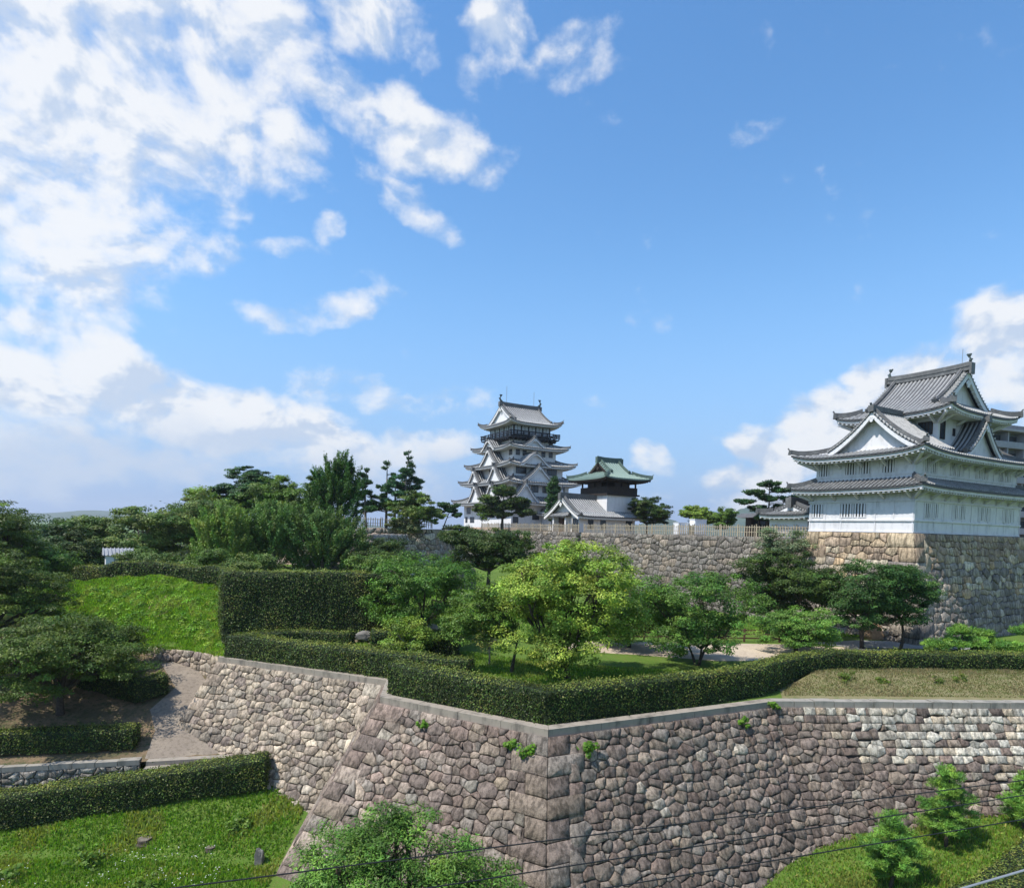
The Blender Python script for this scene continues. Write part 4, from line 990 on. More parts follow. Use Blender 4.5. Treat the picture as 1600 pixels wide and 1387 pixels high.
def shed():
    root = empty('garden_shed', (-32.4, 52.6, float(terr_z(-32.4, 52.6))-.1), R(35), 'small white shed with a ribbed roof among the trees above the grass mound', 'shed')
    mb = MB(); mb.box(-.9, .9, -.8, .8, 0, 1.9); mb.build('wall', 'white_box', root)
    mb = MB(); mb.hexa([(-1.1, -1, 1.85), (1.1, -1, 1.85), (1.1, 1, 1.85), (-1.1, 1, 1.85), (-1.1, -.05, 2.4), (1.1, -.05, 2.4), (1.1, .05, 2.4), (-1.1, .05, 2.4)])
    for x in np.linspace(-1.05, 1.05, 9): mb.beam((x, -1.03, 1.9), (x, 0, 2.45), .06, .06); mb.beam((x, 1.03, 1.9), (x, 0, 2.45), .06, .06)
    mb.build('roof', 'concrete', root)
    mb = MB(); mb.box(-.35, .35, -.83, -.8, 0, 1.6); mb.build('door', 'grey_metal', root)
shed()
for i, (x, y, w, h, lab) in enumerate(((25.4, 88, 1.9, 2.1, 'white boxy cabinet behind the bamboo fence, the taller and right one'), (23.2, 88.5, 1.6, 1.6, 'white boxy cabinet behind the bamboo fence, the shorter and left one'))):
    root = empty('utility_cabinet', (x, y, 15), R(20), lab, 'cabinet', 'white cabinets behind the fence')
    mb = MB(); mb.box(-w/2, w/2, -.6, .6, .1, h); mb.box(-w/2-.05, w/2+.05, -.65, .65, h, h+.08); mb.build('body', 'white_box', root)
    mb = MB(); mb.box(-w/2-.02, w/2+.02, -.62, .62, 0, .1); mb.build('plinth', 'concrete', root)
    mb = MB(); mb.box(-w/2+.08, -.03, -.63, -.6, .2, h-.1); mb.box(.03, w/2-.08, -.63, -.6, .2, h-.1); mb.build('door', 'white_box', root)

# ------------------------------------------------------------------ fences
def picket_fence(pts, z, label, h=1.2, group='bamboo picket fences on the stone walls', seed=1):
    rng = random.Random(seed); pts = [Vector(p) for p in pts]
    root = empty('bamboo_fence', (pts[0].x, pts[0].y, z), 0, label, 'fence', group); o = Vector((pts[0].x, pts[0].y))
    ra = MB(); pk = MB(); L = 0
    for a, b in zip(pts[:-1], pts[1:]):
        a = a-o; b = b-o; l = (b-a).length; d = (b-a)/l
        for hh in (.38, .8): ra.tube([(a.x, a.y, hh*h), (b.x, b.y, hh*h)], .028, 5)
        n = max(1, round(l/2.4))
        for i in range(n+1):
            p = a+d*(l*i/n); m = MB(); m.tube([(p.x, p.y, -.05), (p.x, p.y, h*1.06)], .06, 7); m.build('post', 'bamboo', root)
        n = int(l/.30)
        for i in range(n):
            p = a+d*(l*(i+.5)/n); t = rng.uniform(-.03, .03); hh = h*rng.uniform(.86, 1.04); pk.tube([(p.x, p.y, 0), (p.x+t, p.y+t, hh)], .05, 4)
    ra.build('rail', 'bamboo', root); pk.build('pickets', 'bamboo', root)
ins = lambda v: tuple(v+U*.5)
picket_fence([ins(H5_), ins(H4_)], 15.0, 'bamboo picket fence on the wall top below the keep', seed=2)
picket_fence([ins(H3_), ins(H2_)], 15.0, 'bamboo picket fence on the wall top in front of the belfry', seed=3)
picket_fence([ins(H2_), ins(H1_), ins(HA)], 15.0, 'bamboo picket fence on the wall top just left of the corner turret', seed=4)
picket_fence([(-27, 96), (-21.3, 81.2), (-10.8, 85.6)], 15.0, 'bamboo picket fence on the bastion below the pines', seed=5, h=1.2)
picket_fence([(-10, 93.4), (-5.2, 95.3), (-1.4, 99)], 13.0, 'lower bamboo picket fence beside the pinkish keep podium', seed=6, h=1.2)
def court_fence():
    pts = [(5.5, 46.2), (12, 46.8), (20, 47.2)]
    root = empty('wooden_fence', (5.5, 46.2, 7.2), 0, 'low brown wooden fence along the far edge of the sand court', 'fence')
    m = MB(); k = MB()
    for a, b in zip(pts[:-1], pts[1:]):
        n = 6
        for i in range(n+1):
            x = a[0]+(b[0]-a[0])*i/n-5.5; y = a[1]+(b[1]-a[1])*i/n-46.2; p = MB(); p.box(x-.06, x+.06, y-.06, y+.06, -.1, 1.0); p.build('post', 'wood_door', root)
        for z in (.3, .6, .88): m.beam((a[0]-5.5, a[1]-46.2, z), (b[0]-5.5, b[1]-46.2, z), .05, .1)
    m.build('rail', 'wood_door', root)
court_fence()
#MARK2
# ------------------------------------------------------------------ vegetation
G_DARK = [(.030, .050, .009), (.040, .064, .011), (.026, .045, .010)]
G_MID = [(.056, .098, .014), (.068, .115, .018), (.046, .083, .013)]
G_LIGHT = [(.10, .150, .020), (.12, .168, .024), (.082, .13, .019)]
G_YELL = [(.135, .19, .026), (.125, .182, .026), (.15, .20, .03), (.11, .168, .024)]
G_PINE = [(.026, .062, .018), (.034, .075, .020), (.020, .050, .018)]
G_PINEL = [(.085, .165, .024), (.11, .20, .03), (.06, .13, .024)]
G_OLIVE = [(.065, .10, .022), (.085, .115, .028), (.05, .085, .02)]
def leaf_dir(P, Nr, T, size, aspect):
    n = len(P); Nr = Nr/np.linalg.norm(Nr, axis=1, keepdims=True); T = T-(T*Nr).sum(1, keepdims=True)*Nr; T /= np.linalg.norm(T, axis=1, keepdims=True)+1e-9
    b = np.cross(Nr, T); s = size.reshape(-1, 1); V = np.empty((n, 4, 3)); V[:, 0] = P-T*s*.5; V[:, 1] = P+b*s*aspect*.5; V[:, 2] = P+T*s*.5; V[:, 3] = P-b*s*aspect*.5
    return V.reshape(-1, 3), np.arange(4*n).reshape(n, 4)
def unit(v): return v/(np.linalg.norm(v, axis=-1, keepdims=True)+1e-9)

DN = (1.3, 1.65, 1.15, 1.08); KC = 1.65
def tree(name, label, x, y, z0, lobes, cols, n_cl=160, per=70, leaf=.11, aspect=.55, clump=.5, flat=.5, tr=.16, bark='bark', style='leafy', group='', seed=1, trunk_h=None, lean=(0, 0), limbs=7, fork=False, hue=.12, inner=.45, cat='tree', mkey='leaf', trunk_top=None, droop=0.0):
    """tapered trunk and limbs, and a crown of leaf clumps spread through the lobes (dx,dy,dz,rx,ry,rz)"""
    rng = np.random.default_rng(seed); rr = random.Random(seed)
    dn = DN if style != 'needle' else (1.2, 1.25, 1.12, 1.02)
    n_cl = int(n_cl*dn[0]); per = per*dn[1]; leaf = leaf*dn[2]; clump = clump*dn[3]
    cols = [tuple(min(.5, q*KC) for q in c) for c in cols]
    root = empty(name, (x, y, z0), 0, label, cat, group)
    Lb = np.array(lobes, float); wgt = (Lb[:, 3]*Lb[:, 4]*Lb[:, 5])**.62; wgt /= wgt.sum()
    li = rng.choice(len(Lb), n_cl, p=wgt); d = unit(rng.normal(size=(n_cl, 3))); rad = inner+(1-inner)*rng.random(n_cl)**.6
    rad *= np.where(rng.random(n_cl) < .1, rng.uniform(1.0, 1.22, n_cl), 1)
    C = Lb[li, :3]+d*Lb[li, 3:]*rad[:, None]
    cc = Lb[:, :3].mean(0)
    # leaves
    m = np.maximum(8, (per*rng.uniform(.5, 1.5, n_cl))).astype(int); idx = np.repeat(np.arange(n_cl), m); N = len(idx)
    g = rng.normal(size=(N, 3)); g = unit(g)*rng.random((N, 1))**.45
    cs = clump*rng.uniform(.65, 1.35, n_cl)[idx, None]
    sc_ = np.array([1, 1, flat]); outw = unit(C-cc)[idx]
    P = C[idx]+g*cs*sc_
    size = leaf*rng.uniform(.6, 1.35, N)
    if style == 'spray':
        ax = unit(outw*np.array([.55, .55, .3])+np.array([0, 0, 1.0])+rng.normal(0, .12, (n_cl, 3))[idx])
        P = C[idx]+g*cs*np.array([.42, .42, .42])+ax*(rng.uniform(-1.3, 1.6, (N, 1))*cs)
        V, F = leaf_dir(P, rng.normal(size=(N, 3)), ax+rng.normal(0, .35, (N, 3)), size*1.3, aspect)
    elif style == 'needle':
        T = unit(unit(g)*.8+outw*.3+np.array([0, 0, .7])+rng.normal(0, .3, (N, 3)))
        V, F = leaf_dir(P, rng.normal(size=(N, 3)), T, size*1.6, aspect)
    else:
        Nr = unit(g)*.5+outw*.35+np.array([0, 0, .75])+rng.normal(0, .45, (N, 3))
        P[:, 2] -= droop*np.linalg.norm(P[:, :2]-C[idx][:, :2], axis=1)
        V, F = leaf_quads(P, Nr, size, aspect, rng)
    ccol = vary(cols, n_cl, rng, .21, hue*.7)[idx]; c = ccol*np.exp(rng.normal(0, .17, (N, 1))); c[:, :1] *= 1+rng.normal(0, hue*.7, (N, 1)); c = np.clip(c, .002, .6)
    np_mesh('crown', V, F, mkey, np.repeat(c, 4, 0), root)
    # wood
    mb = MB(); top = np.array(trunk_top) if trunk_top is not None else np.array([lean[0], lean[1], trunk_h if trunk_h else cc[2]*.55])
    def curve(a, b, bend, k=6):
        a, b = np.array(a, float), np.array(b, float); o = np.array([rr.uniform(-1, 1), rr.uniform(-1, 1), rr.uniform(-.3, .3)])*bend*np.linalg.norm(b-a)
        return [tuple(a+(b-a)*t+o*math.sin(math.pi*t)) for t in np.linspace(0, 1, k)]
    if style == 'needle' or trunk_top is not None:
        tp = curve((0, 0, -.15), top, .05, 9); mb.tube(tp, list(np.linspace(tr, tr*.25, 9)), 8)
        for j in rng.choice(n_cl, min(n_cl, limbs*4), replace=False):
            t = min(.95, max(.1, (C[j][2]-.15*np.hypot(*C[j][:2]))/max(.1, top[2]))); k = t*8; i0 = int(k); b0 = np.array(tp[i0])+(np.array(tp[min(8, i0+1)])-np.array(tp[i0]))*(k-i0)
            mb.tube(curve(b0, C[j], .12, 4), [tr*.28, tr*.2, tr*.14, tr*.07], 5)
    else:
        if fork:
            starts = []
            for j in range(3):
                a = rr.uniform(0, 6.28); e = (math.cos(a)*top[2]*.5+top[0], math.sin(a)*top[2]*.5+top[1], top[2]); p_ = curve((math.cos(a)*.1, math.sin(a)*.1, -.15), e, .12); mb.tube(p_, list(np.linspace(tr*.75, tr*.45, 6)), 7); starts.append(e)
        else:
            p_ = curve((0, 0, -.15), top, .06); mb.tube(p_, list(np.linspace(tr, tr*.62, 6)), 8); starts = [tuple(top)]
        for j in range(limbs):
            l = Lb[j % len(Lb)]; e = l[:3]+unit(rng.normal(size=3))*l[3:]*.45; st = starts[j % len(starts)]
            p_ = curve(st, e, .14); mb.tube(p_, list(np.linspace(tr*.5, tr*.16, 6)), 6)
            near = np.argsort(((C-e)**2).sum(1))[:rr.randint(5, 9)]
            for q in near:
                k = rr.randint(2, 5); mb.tube(curve(p_[k], C[q], .15, 4), [tr*.2, tr*.14, tr*.09, tr*.04], 4)
    mb.build('trunk', bark, root, True)
    return root
def lobes_round(w, h, zb, rng_seed, n=7, k=.55, dep=None, up=1.0):
    """uneven round crown: width w, from zb up to h"""
    rr = random.Random(rng_seed); out = []; R_ = w/2; H_ = (h-zb)/2; dep = dep or w
    out.append((0, 0, zb+H_, R_*.72, dep/2*.72, H_*.86))
    for i in range(n):
        a = 2*math.pi*(i+rr.random()*.6)/n; zz = rr.uniform(-.75, .7); rr_ = math.sqrt(max(.1, 1-zz*zz))
        r = rr.uniform(k*.65, k)
        out.append((math.cos(a)*R_*rr_*(1-r*.6), math.sin(a)*dep/2*rr_*(1-r*.6), zb+H_*(1+zz*(1-r*.45)), R_*r, dep/2*r, H_*r*.9))
    return out
def lobes_umbrella(w, h, zb, seed, n=9):
    rr = random.Random(seed); out = []
    for i in range(n):
        a = 2*math.pi*(i+rr.random()*.7)/n; d = w/2*rr.uniform(.25, .74); r = w/2*rr.uniform(.24, .38)
        zt = zb+(h-zb)*rr.uniform(.25, 1-.75*(d/(w/2))**2)
        out.append((math.cos(a)*d, math.sin(a)*d, zt-(h-zb)*.1, r, r, (h-zb)*rr.uniform(.16, .26)))
    out.append((0, 0, h-(h-zb)*.3, w*.22, w*.22, (h-zb)*.3)); return out
def lobes_pine(w, h, zb, seed, tiers=6, narrow=.35):
    rr = random.Random(seed); out = []
    for i in range(tiers):
        t = i/(tiers-1); z = zb+(h-zb)*t*.95; r = w/2*(1-t*(1-narrow))
        k = max(1, int(3.4*(1-t*.6)))
        for j in range(k):
            a = rr.random()*6.28; d = r*rr.uniform(.35, .75) if t < .95 else 0; s_ = r*rr.uniform(.34, .55)
            out.append((math.cos(a)*d, math.sin(a)*d, z+rr.uniform(-.2, .2), s_, s_, (h-zb)/tiers*.33))
    return out

T = terr_z
def zt(x, y): return float(terr_z(x, y))
def zl(x, y): return float(lower_z(x, y))
def zp(x, y): return float(path_z(x, y))
# --- trees on the terrace
x, y = 3.2, 33.6
tree('maple_tree', 'big yellow-green leafy tree in the middle of the lawn behind the clipped hedge', x, y, zt(x, y), lobes_round(7.3, 7.7, .8, 3, 11, .5)+[(-2.6, -.5, 2.0, 1.4, 1.5, 1.1), (-1.4, 0, 5.3, 1.9, 1.9, 1.5), (2.5, 0, 3.9, 1.5, 1.6, 1.8), (0.4, 0, 6.3, 1.8, 1.8, 1.3)], G_YELL, 420, 95, .115, .5, .50, .5, .2, 'bark', 'leafy', 'trees on the terrace', 11, trunk_h=.7, fork=True, limbs=12, droop=.25)
x, y = 0.1, 34.6
tree('young_tree', 'small green tree with leaning dark trunk left of the yellow-green one', x, y, zt(x, y), [(-2.2, .2, 3.4, 1.5, 1.5, 1.2), (-1.3, 0, 4.2, 1.1, 1.1, .8), (-2.9, 0, 2.5, 1.0, 1.1, .8), (-1.0, 0, 2.7, 1.2, 1.1, .8)], G_MID, 110, 75, .11, .5, .45, .5, .12, 'bark', 'leafy', 'trees on the terrace', 12, trunk_top=(.35, .1, 2.0), limbs=3)
x, y = -5.6, 40.6
tree('leafy_tree', 'broad mid green tree behind the V of hedges, right of the tall clipped hedge', x, y, zt(x, y), lobes_round(7.2, 6.6, .3, 5, 9, .52)+[(1.5, 0, 5.0, 1.5, 1.5, 1.1), (-2.0, 0, 3.9, 1.6, 1.5, 1.4)], [(.048, .10, .014), (.06, .118, .017)], 250, 80, .12, .5, .5, .5, .17, 'bark', 'leafy', 'trees on the terrace', 13, trunk_h=1.2, limbs=9)
x, y = -5.9, 37.2
tree('young_tree', 'low sparse light green tree in front of the broad mid green one', x, y, zt(x, y), lobes_umbrella(4.2, 2.7, .6, 6, 7), G_LIGHT, 70, 55, .11, .5, .4, .45, .09, 'bark_pale', 'leafy', 'trees on the terrace', 14, trunk_h=.9)
x, y = -1.2, 36.9
tree('young_tree', 'thin half bare sapling with reddish leaves by the hedge end', x, y, zt(x, y), lobes_umbrella(2.6, 2.6, .8, 16, 5), [(.14, .13, .035), (.10, .14, .025)], 26, 24, .10, .5, .4, .5, .06, 'bark_pale', 'leafy', 'trees on the terrace', 15, trunk_h=.9)
x, y = -2.0, 56.5
tree('leafy_tree', 'dark green round tree on the rise below the keep', x, y, zt(x, y), lobes_round(8.6, 6.0, 1.9, 7, 8, .5, 6), G_DARK, 230, 80, .16, .5, .6, .45, .22, 'bark', 'leafy', 'trees on the terrace', 16, trunk_h=1.8, limbs=8)
x, y = 11.3, 38.2
tree('leafy_tree', 'deep green tree with two thin stems on the edge of the sand court', x, y, zt(x, y), lobes_round(7.8, 6.0, .6, 8, 9, .52)+[(0, 0, 5.0, 1.2, 1.2, .9), (-2.6, 0, 3.6, 1.1, 1.2, 1)], [(.042, .088, .013), (.055, .105, .017)], 250, 80, .12, .5, .5, .5, .13, 'bark', 'leafy', 'trees on the terrace', 17, trunk_h=1.1, fork=True, limbs=9)
x, y = 8.2, 43.5
tree('leafy_tree', 'dark green tree peeping out behind the right side of the yellow-green one', x, y, zt(x, y), lobes_round(6.0, 4.8, .6, 9, 7, .5), G_DARK, 170, 75, .13, .5, .5, .45, .15, 'bark', 'leafy', 'trees on the terrace', 18, trunk_h=1.3)
x, y = 19.4, 43.0
tree('spreading_tree', 'low umbrella shaped light green tree standing on the sand court', x, y, zt(x, y), lobes_umbrella(7.2, 3.1, .7, 10, 12), [(.06, .125, .02), (.08, .145, .024)], 200, 70, .12, .5, .45, .4, .13, 'bark', 'leafy', 'trees on the terrace', 19, trunk_h=.6, fork=True, limbs=10)
x, y = 21.8, 50.0
tree('leafy_tree', 'tall dark green tree against the tan base, left of the gravel path trunks', x, y, zt(x, y), lobes_round(7.6, 7.0, 1.4, 11, 9, .5), G_DARK, 290, 85, .15, .5, .58, .45, .2, 'bark', 'leafy', 'trees on the terrace', 20, trunk_h=1.9, limbs=8)
x, y = 25.3, 45.6
tree('leafy_tree', 'dark green tree with straight trunk before the turret base, left one by the gravel path', x, y, zt(x, y), lobes_round(6.6, 6.7, 1.3, 12, 9, .5)+[(2.2, 0, 5.4, 1.2, 1.2, .7)], [(.026, .06, .013), (.034, .072, .016)], 250, 80, .13, .5, .52, .42, .17, 'bark', 'leafy', 'trees on the terrace', 21, trunk_h=1.8, limbs=8)
x, y = 27.9, 45.5
tree('leafy_tree', 'slimmer dark green tree before the turret base, right one by the gravel path', x, y, zt(x, y), lobes_round(4.6, 5.5, 1.9, 13, 7, .5)+[(.8, 0, 5.2, 1.3, 1.2, .6)], [(.028, .066, .014), (.036, .078, .017)], 150, 75, .13, .5, .5, .42, .12, 'bark', 'leafy', 'trees on the terrace', 22, trunk_h=2.2, limbs=6)
def niwaki(x, y, pads, label, seed):
    tree('pruned_pine', label, x, y, zt(x, y), pads, G_PINEL, 26*len(pads), 90, .12, .16, .30, .55, .13, 'bark', 'needle', 'cloud pruned pines', seed, trunk_top=(.3, 0, max(p[2] for p in pads)-.2), limbs=6, mkey='needle', inner=.2)
niwaki(30.0, 42.6, [(-1.5, 0, .9, .9, .8, .3), (.1, 0, 1.9, .75, .7, .32), (1.2, .1, 1.2, .9, .8, .3), (-.3, -.3, 1.1, .8, .7, .28), (2.1, 0, .7, .7, .7, .25)], 'cloud pruned pine with low pads, left one before the turret base', 31)
niwaki(34.4, 42.0, [(-1.6, 0, 1.1, .9, .8, .3), (-.2, 0, 2.1, 1.0, .8, .36), (1.2, .1, 2.6, .9, .8, .35), (1.6, -.3, 1.4, .9, .8, .3), (-.5, -.4, .8, .8, .7, .25)], 'taller cloud pruned pine at the right edge of the terrace', 32)
niwaki(32.3, 44.6, [(-.8, 0, 1.0, .9, .8, .3), (.5, 0, 1.5, .9, .7, .3), (1.5, 0, .8, .8, .8, .3)], 'small cloud pruned pine between and behind the other two', 33)
# --- below the wall
x, y = 18.7, 26.6
tree('young_pine', 'bright green young pine on the grass below the pale stonework, the tallest of three', x, y, zl(x, y), [(0, 0, 3.2, .55, .55, .3), (-.1, 0, 2.6, .75, .7, .28), (.45, 0, 2.2, .6, .6, .25), (-.5, 0, 1.8, .75, .7, .28), (.5, 0, 1.5, .8, .8, .28), (-.2, 0, 1.05, .95, .9, .28), (.3, .2, .75, .7, .7, .2)], G_PINEL, 170, 110, .085, .15, .20, .6, .08, 'bark', 'needle', 'young pines below the wall', 41, trunk_top=(0, 0, 3.1), limbs=7, mkey='needle', inner=.2)
x, y = 15.2, 24.6
tree('young_pine', 'bright green young pine in the foreground left of the tallest one', x, y, zl(x, y), [(0, 0, 2.75, .5, .5, .3), (.1, 0, 2.2, .75, .7, .25), (-.5, 0, 1.75, .75, .7, .25), (.6, 0, 1.5, .8, .8, .25), (-.2, 0, 1.1, 1.0, .9, .28), (.3, .2, .7, .9, .9, .22)], G_PINEL, 160, 110, .085, .15, .22, .6, .08, 'bark', 'needle', 'young pines below the wall', 42, trunk_top=(0, 0, 2.6), limbs=7, mkey='needle', inner=.2)
x, y = 22.5, 27.2
tree('young_pine', 'bright green young pine cut off by the right edge of the picture', x, y, zl(x, y), [(0, 0, 2.3, .5, .5, .3), (.1, 0, 1.8, .7, .7, .25), (-.4, 0, 1.3, .7, .7, .25), (.4, 0, 1.0, .8, .8, .25), (0, 0, .7, .9, .9, .2)], G_PINEL, 120, 100, .085, .15, .20, .6, .07, 'bark', 'needle', 'young pines below the wall', 43, trunk_top=(0, 0, 2.1), limbs=6, mkey='needle', inner=.2)
x, y = -2.7, 19.6
tree('cherry_tree', 'large feathery green tree in the bottom foreground before the stone wall', x, y, zl(x, y), [(-2.2, 0, 5.1, 1.4, 1.4, 1.0), (-1.0, .2, 5.7, 1.1, 1.1, .9), (-2.9, 0, 3.9, 1.2, 1.3, 1.0), (-.3, -.2, 4.4, 1.5, 1.4, 1.1), (1.1, .1, 4.9, 1.1, 1.2, .8), (2.2, 0, 4.0, 1.3, 1.3, .9), (1.2, -.3, 3.4, 1.5, 1.4, 1.0), (3.2, 0, 3.3, .9, 1.0, .6), (-1.5, -.3, 3.0, 1.6, 1.5, 1.0), (-.4, .3, 6.0, .8, .8, .5)], [(.055, .115, .018), (.075, .14, .022), (.045, .095, .016)], 360, 85, .115, .30, .44, .5, .2, 'bark', 'leafy', 'trees below the wall', 44, trunk_h=1.9, limbs=12, droop=.35, inner=.3)
x, y = -11.6, 21.5
tree('young_tree', 'airy light green treetop rising from the bottom edge over the lawn', x, y, -0.3, [(0, 0, 1.7, 1.6, 1.3, .6), (-1.2, 0, 1.2, 1.2, 1.1, .6), (1.2, 0, 1.2, 1.1, 1.1, .6), (.2, 0, 2.2, .9, .9, .4)], G_LIGHT, 90, 50, .10, .35, .4, .5, .08, 'bark_pale', 'leafy', 'trees below the wall', 45, trunk_h=.8, inner=.2)
# --- dark cherries on the dirt terrace, left
for i, (x, y, w, h, zb, lab, n) in enumerate((
    (-24.9, 35.2, 11.4, 6.0, 1.2, 'dark spreading cherry tree beside the paved path, nearest to it', 300),
    (-34.0, 35.5, 10.0, 7.0, 1.2, 'dark spreading cherry tree cut off by the left edge, its lower twigs bare', 230),
    (-26.0, 39.4, 6.6, 3.6, .8, 'dark cherry tree behind the nearest one, close to the grass mound', 170),
    (-33.0, 40.5, 9.5, 7.4, 1.4, 'tall dark cherry tree rising behind the other two at the far left', 250),
    (-38.5, 47.0, 9.0, 8.0, 2.0, 'dark green tree beyond the cherries at the left edge', 220))):
    tree('cherry_tree', lab, x, y, zp(x, y), lobes_umbrella(w, h, zb, 50+i, 13)+[(0, 0, (h+zb)*.55, w*.3, w*.3, (h-zb)*.33)], [(.038, .062, .010), (.05, .078, .012), (.066, .098, .015)], n, 90, .125, .45, .58, .36, .24, 'bark', 'leafy', 'dark cherry trees on the dirt terrace', 51+i, trunk_h=zb*.9, limbs=11, droop=.15, inner=.3)
# --- wooded rise at the left
bg = [
 ('round_tree', 'broad dark rounded evergreen, the widest crown left of centre on the rise', -38.5, 66, 10.4, lobes_round(13, 7.4, .6, 60, 12, .42), G_OLIVE, 330, 90, .21, .7, .45, 'leafy'),
 ('round_tree', 'rounded evergreen joining the widest crown on its right', -33.5, 69, 10.4, lobes_round(8, 8.3, .6, 61, 10, .42), G_OLIVE, 220, 90, .21, .65, .45, 'leafy'),
 ('round_tree', 'dark evergreen lower than and in front of the widest crown', -39.5, 58, 10.0, lobes_round(8.0, 5.6, .3, 62, 9, .45), G_DARK, 180, 85, .19, .6, .45, 'leafy'),
 ('round_tree', 'yellowish topped evergreen behind the widest crown', -36.5, 78, 10.5, lobes_round(8.0, 9.4, 2, 63, 9, .42), G_LIGHT, 170, 85, .22, .7, .45, 'leafy'),
 ('spreading_pine', 'dark pine with flat layered top behind the light upright tree', -33.0, 79, 10.5, lobes_umbrella(8.6, 11.2, 6.0, 64, 11), G_PINE, 190, 90, .22, .65, .3, 'leafy'),
 ('round_tree', 'dense green tree between the flat topped pine and the conifer', -29.0, 77, 10.5, lobes_round(8.0, 9.6, 2, 65, 9, .42), G_MID, 190, 85, .22, .65, .45, 'leafy'),
 ('round_tree', 'uneven topped green tree just left of the tall dark conifer', -25.0, 74, 10.6, lobes_round(8.0, 9.0, 1.5, 66, 10, .42)+[(-1.8, 0, 8.2, 1.1, 1.1, 1.4), (1.9, 0, 8.0, 1.0, 1.0, 1.4)], G_MID, 230, 85, .2, .6, .5, 'leafy'),
 ('conifer', 'tall dark rounded conifer, the highest crown of the wooded rise', -19.0, 68, 10.6, [(0, 0, 5.2, 2.6, 2.4, 4.0), (.2, 0, 8.4, 2.0, 1.8, 2.3), (.6, 0, 10.0, 1.4, 1.2, 1.2), (-1.2, 0, 7.6, 1.7, 1.5, 1.9), (1.4, 0, 7.4, 1.6, 1.5, 2.2)], [(.03, .07, .016), (.045, .09, .02)], 260, 90, .17, .55, .5, 'spray'),
 ('upright_tree', 'pale green upright tree standing in front of the rounded evergreens', -25.8, 57, 10.2, [(0, 0, 3.0, 2.4, 2.0, 2.5), (-.7, 0, 4.1, 1.5, 1.4, 1.3), (.9, 0, 3.9, 1.5, 1.4, 1.2), (0, 0, 1.6, 2.6, 2.2, 1.4)], [(.10, .15, .03), (.12, .17, .04)], 210, 85, .15, .5, .5, 'spray'),
 ('willowy_tree', 'feathery grey-green tree in the wooded rise, right of the pale upright one', -21.9, 59, 10.2, [(0, 0, 2.8, 2.4, 2.0, 2.4), (-.9, 0, 3.9, 1.3, 1.2, 1.2), (.8, 0, 4.0, 1.3, 1.2, 1.2)], [(.07, .12, .03), (.05, .095, .022)], 190, 85, .15, .55, .5, 'spray'),
 ('willowy_tree', 'wide feathery grey-green tree left of the pale rubble wall', -17.6, 59, 10.2, [(-1.8, 0, 3.0, 2.1, 1.8, 2.4), (.4, 0, 3.2, 2.3, 1.8, 2.5), (2.4, 0, 2.7, 1.7, 1.6, 2.1), (0, 0, 4.3, 2.0, 1.4, 1.2)], [(.065, .11, .028), (.045, .085, .022), (.085, .13, .035)], 260, 85, .15, .55, .5, 'spray'),
 ('leafy_tree', 'dark green tree in front of the pale rubble wall', -12.3, 60, 9.8, lobes_round(6.2, 4.9, .5, 70, 8, .5), G_DARK, 180, 80, .16, .55, .45, 'leafy'),
 ('leafy_tree', 'yellowish green bushy tree right of the tall clipped hedge end', -10.8, 52, 9.6, lobes_round(4.5, 3.6, .3, 71, 7, .5), G_MID, 130, 75, .14, .5, .45, 'leafy'),
 ('round_tree', 'dark round tree at the foot of the rise near the white shed', -40.5, 52, 8.8, lobes_round(7.0, 5.0, .3, 72, 8, .5), G_DARK, 160, 80, .17, .55, .45, 'leafy'),
 ('leafy_tree', 'mid green tree left of the white shed', -38.0, 50, 8.2, lobes_round(6.6, 4.6, .3, 73, 8, .5), G_MID, 160, 80, .16, .55, .42, 'leafy'),
 ('leafy_tree', 'dark tree behind the cherries at the far left', -46.0, 58, 8.6, lobes_round(9.0, 6.2, .3, 74, 9, .5), G_DARK, 200, 80, .19, .6, .42, 'leafy'),
 ('conifer', 'dark pointed pine standing above the far left trees', -62.5, 88, 9.0, lobes_pine(9, 8.8, 1.5, 75, 7, .25), G_PINE, 190, 80, .25, .75, .4, 'leafy'),
 ('conifer', 'second dark pine lower and right of the pointed one, far left', -55.5, 86, 9.0, lobes_pine(8, 7.4, 1.0, 76, 6, .3), G_PINE, 170, 80, .25, .7, .4, 'leafy'),
 ('round_tree', 'dark rounded tree at the far left below the pointed pine', -60.0, 76, 8.4, lobes_round(12, 6.4, .3, 77, 10, .45), G_DARK, 240, 80, .24, .7, .45, 'leafy'),
 ('round_tree', 'dark rounded tree between the two far left pines and the widest crown', -50.0, 72, 8.8, lobes_round(9, 6.2, .3, 78, 9, .45), G_DARK, 220, 80, .22, .7, .45, 'leafy'),
]
for i, (nm, lab, x, y, z, lb, cl, n, per, lf, clp, fl, st) in enumerate(bg):
    tree(nm, lab, x, y, float(terr_z(x, y))-.05, lb, cl, n, per, lf, .5 if st == 'leafy' else .34, clp, fl, .22, 'bark', st, 'trees on the wooded rise', 100+i, trunk_h=1.6, limbs=6, inner=.4)
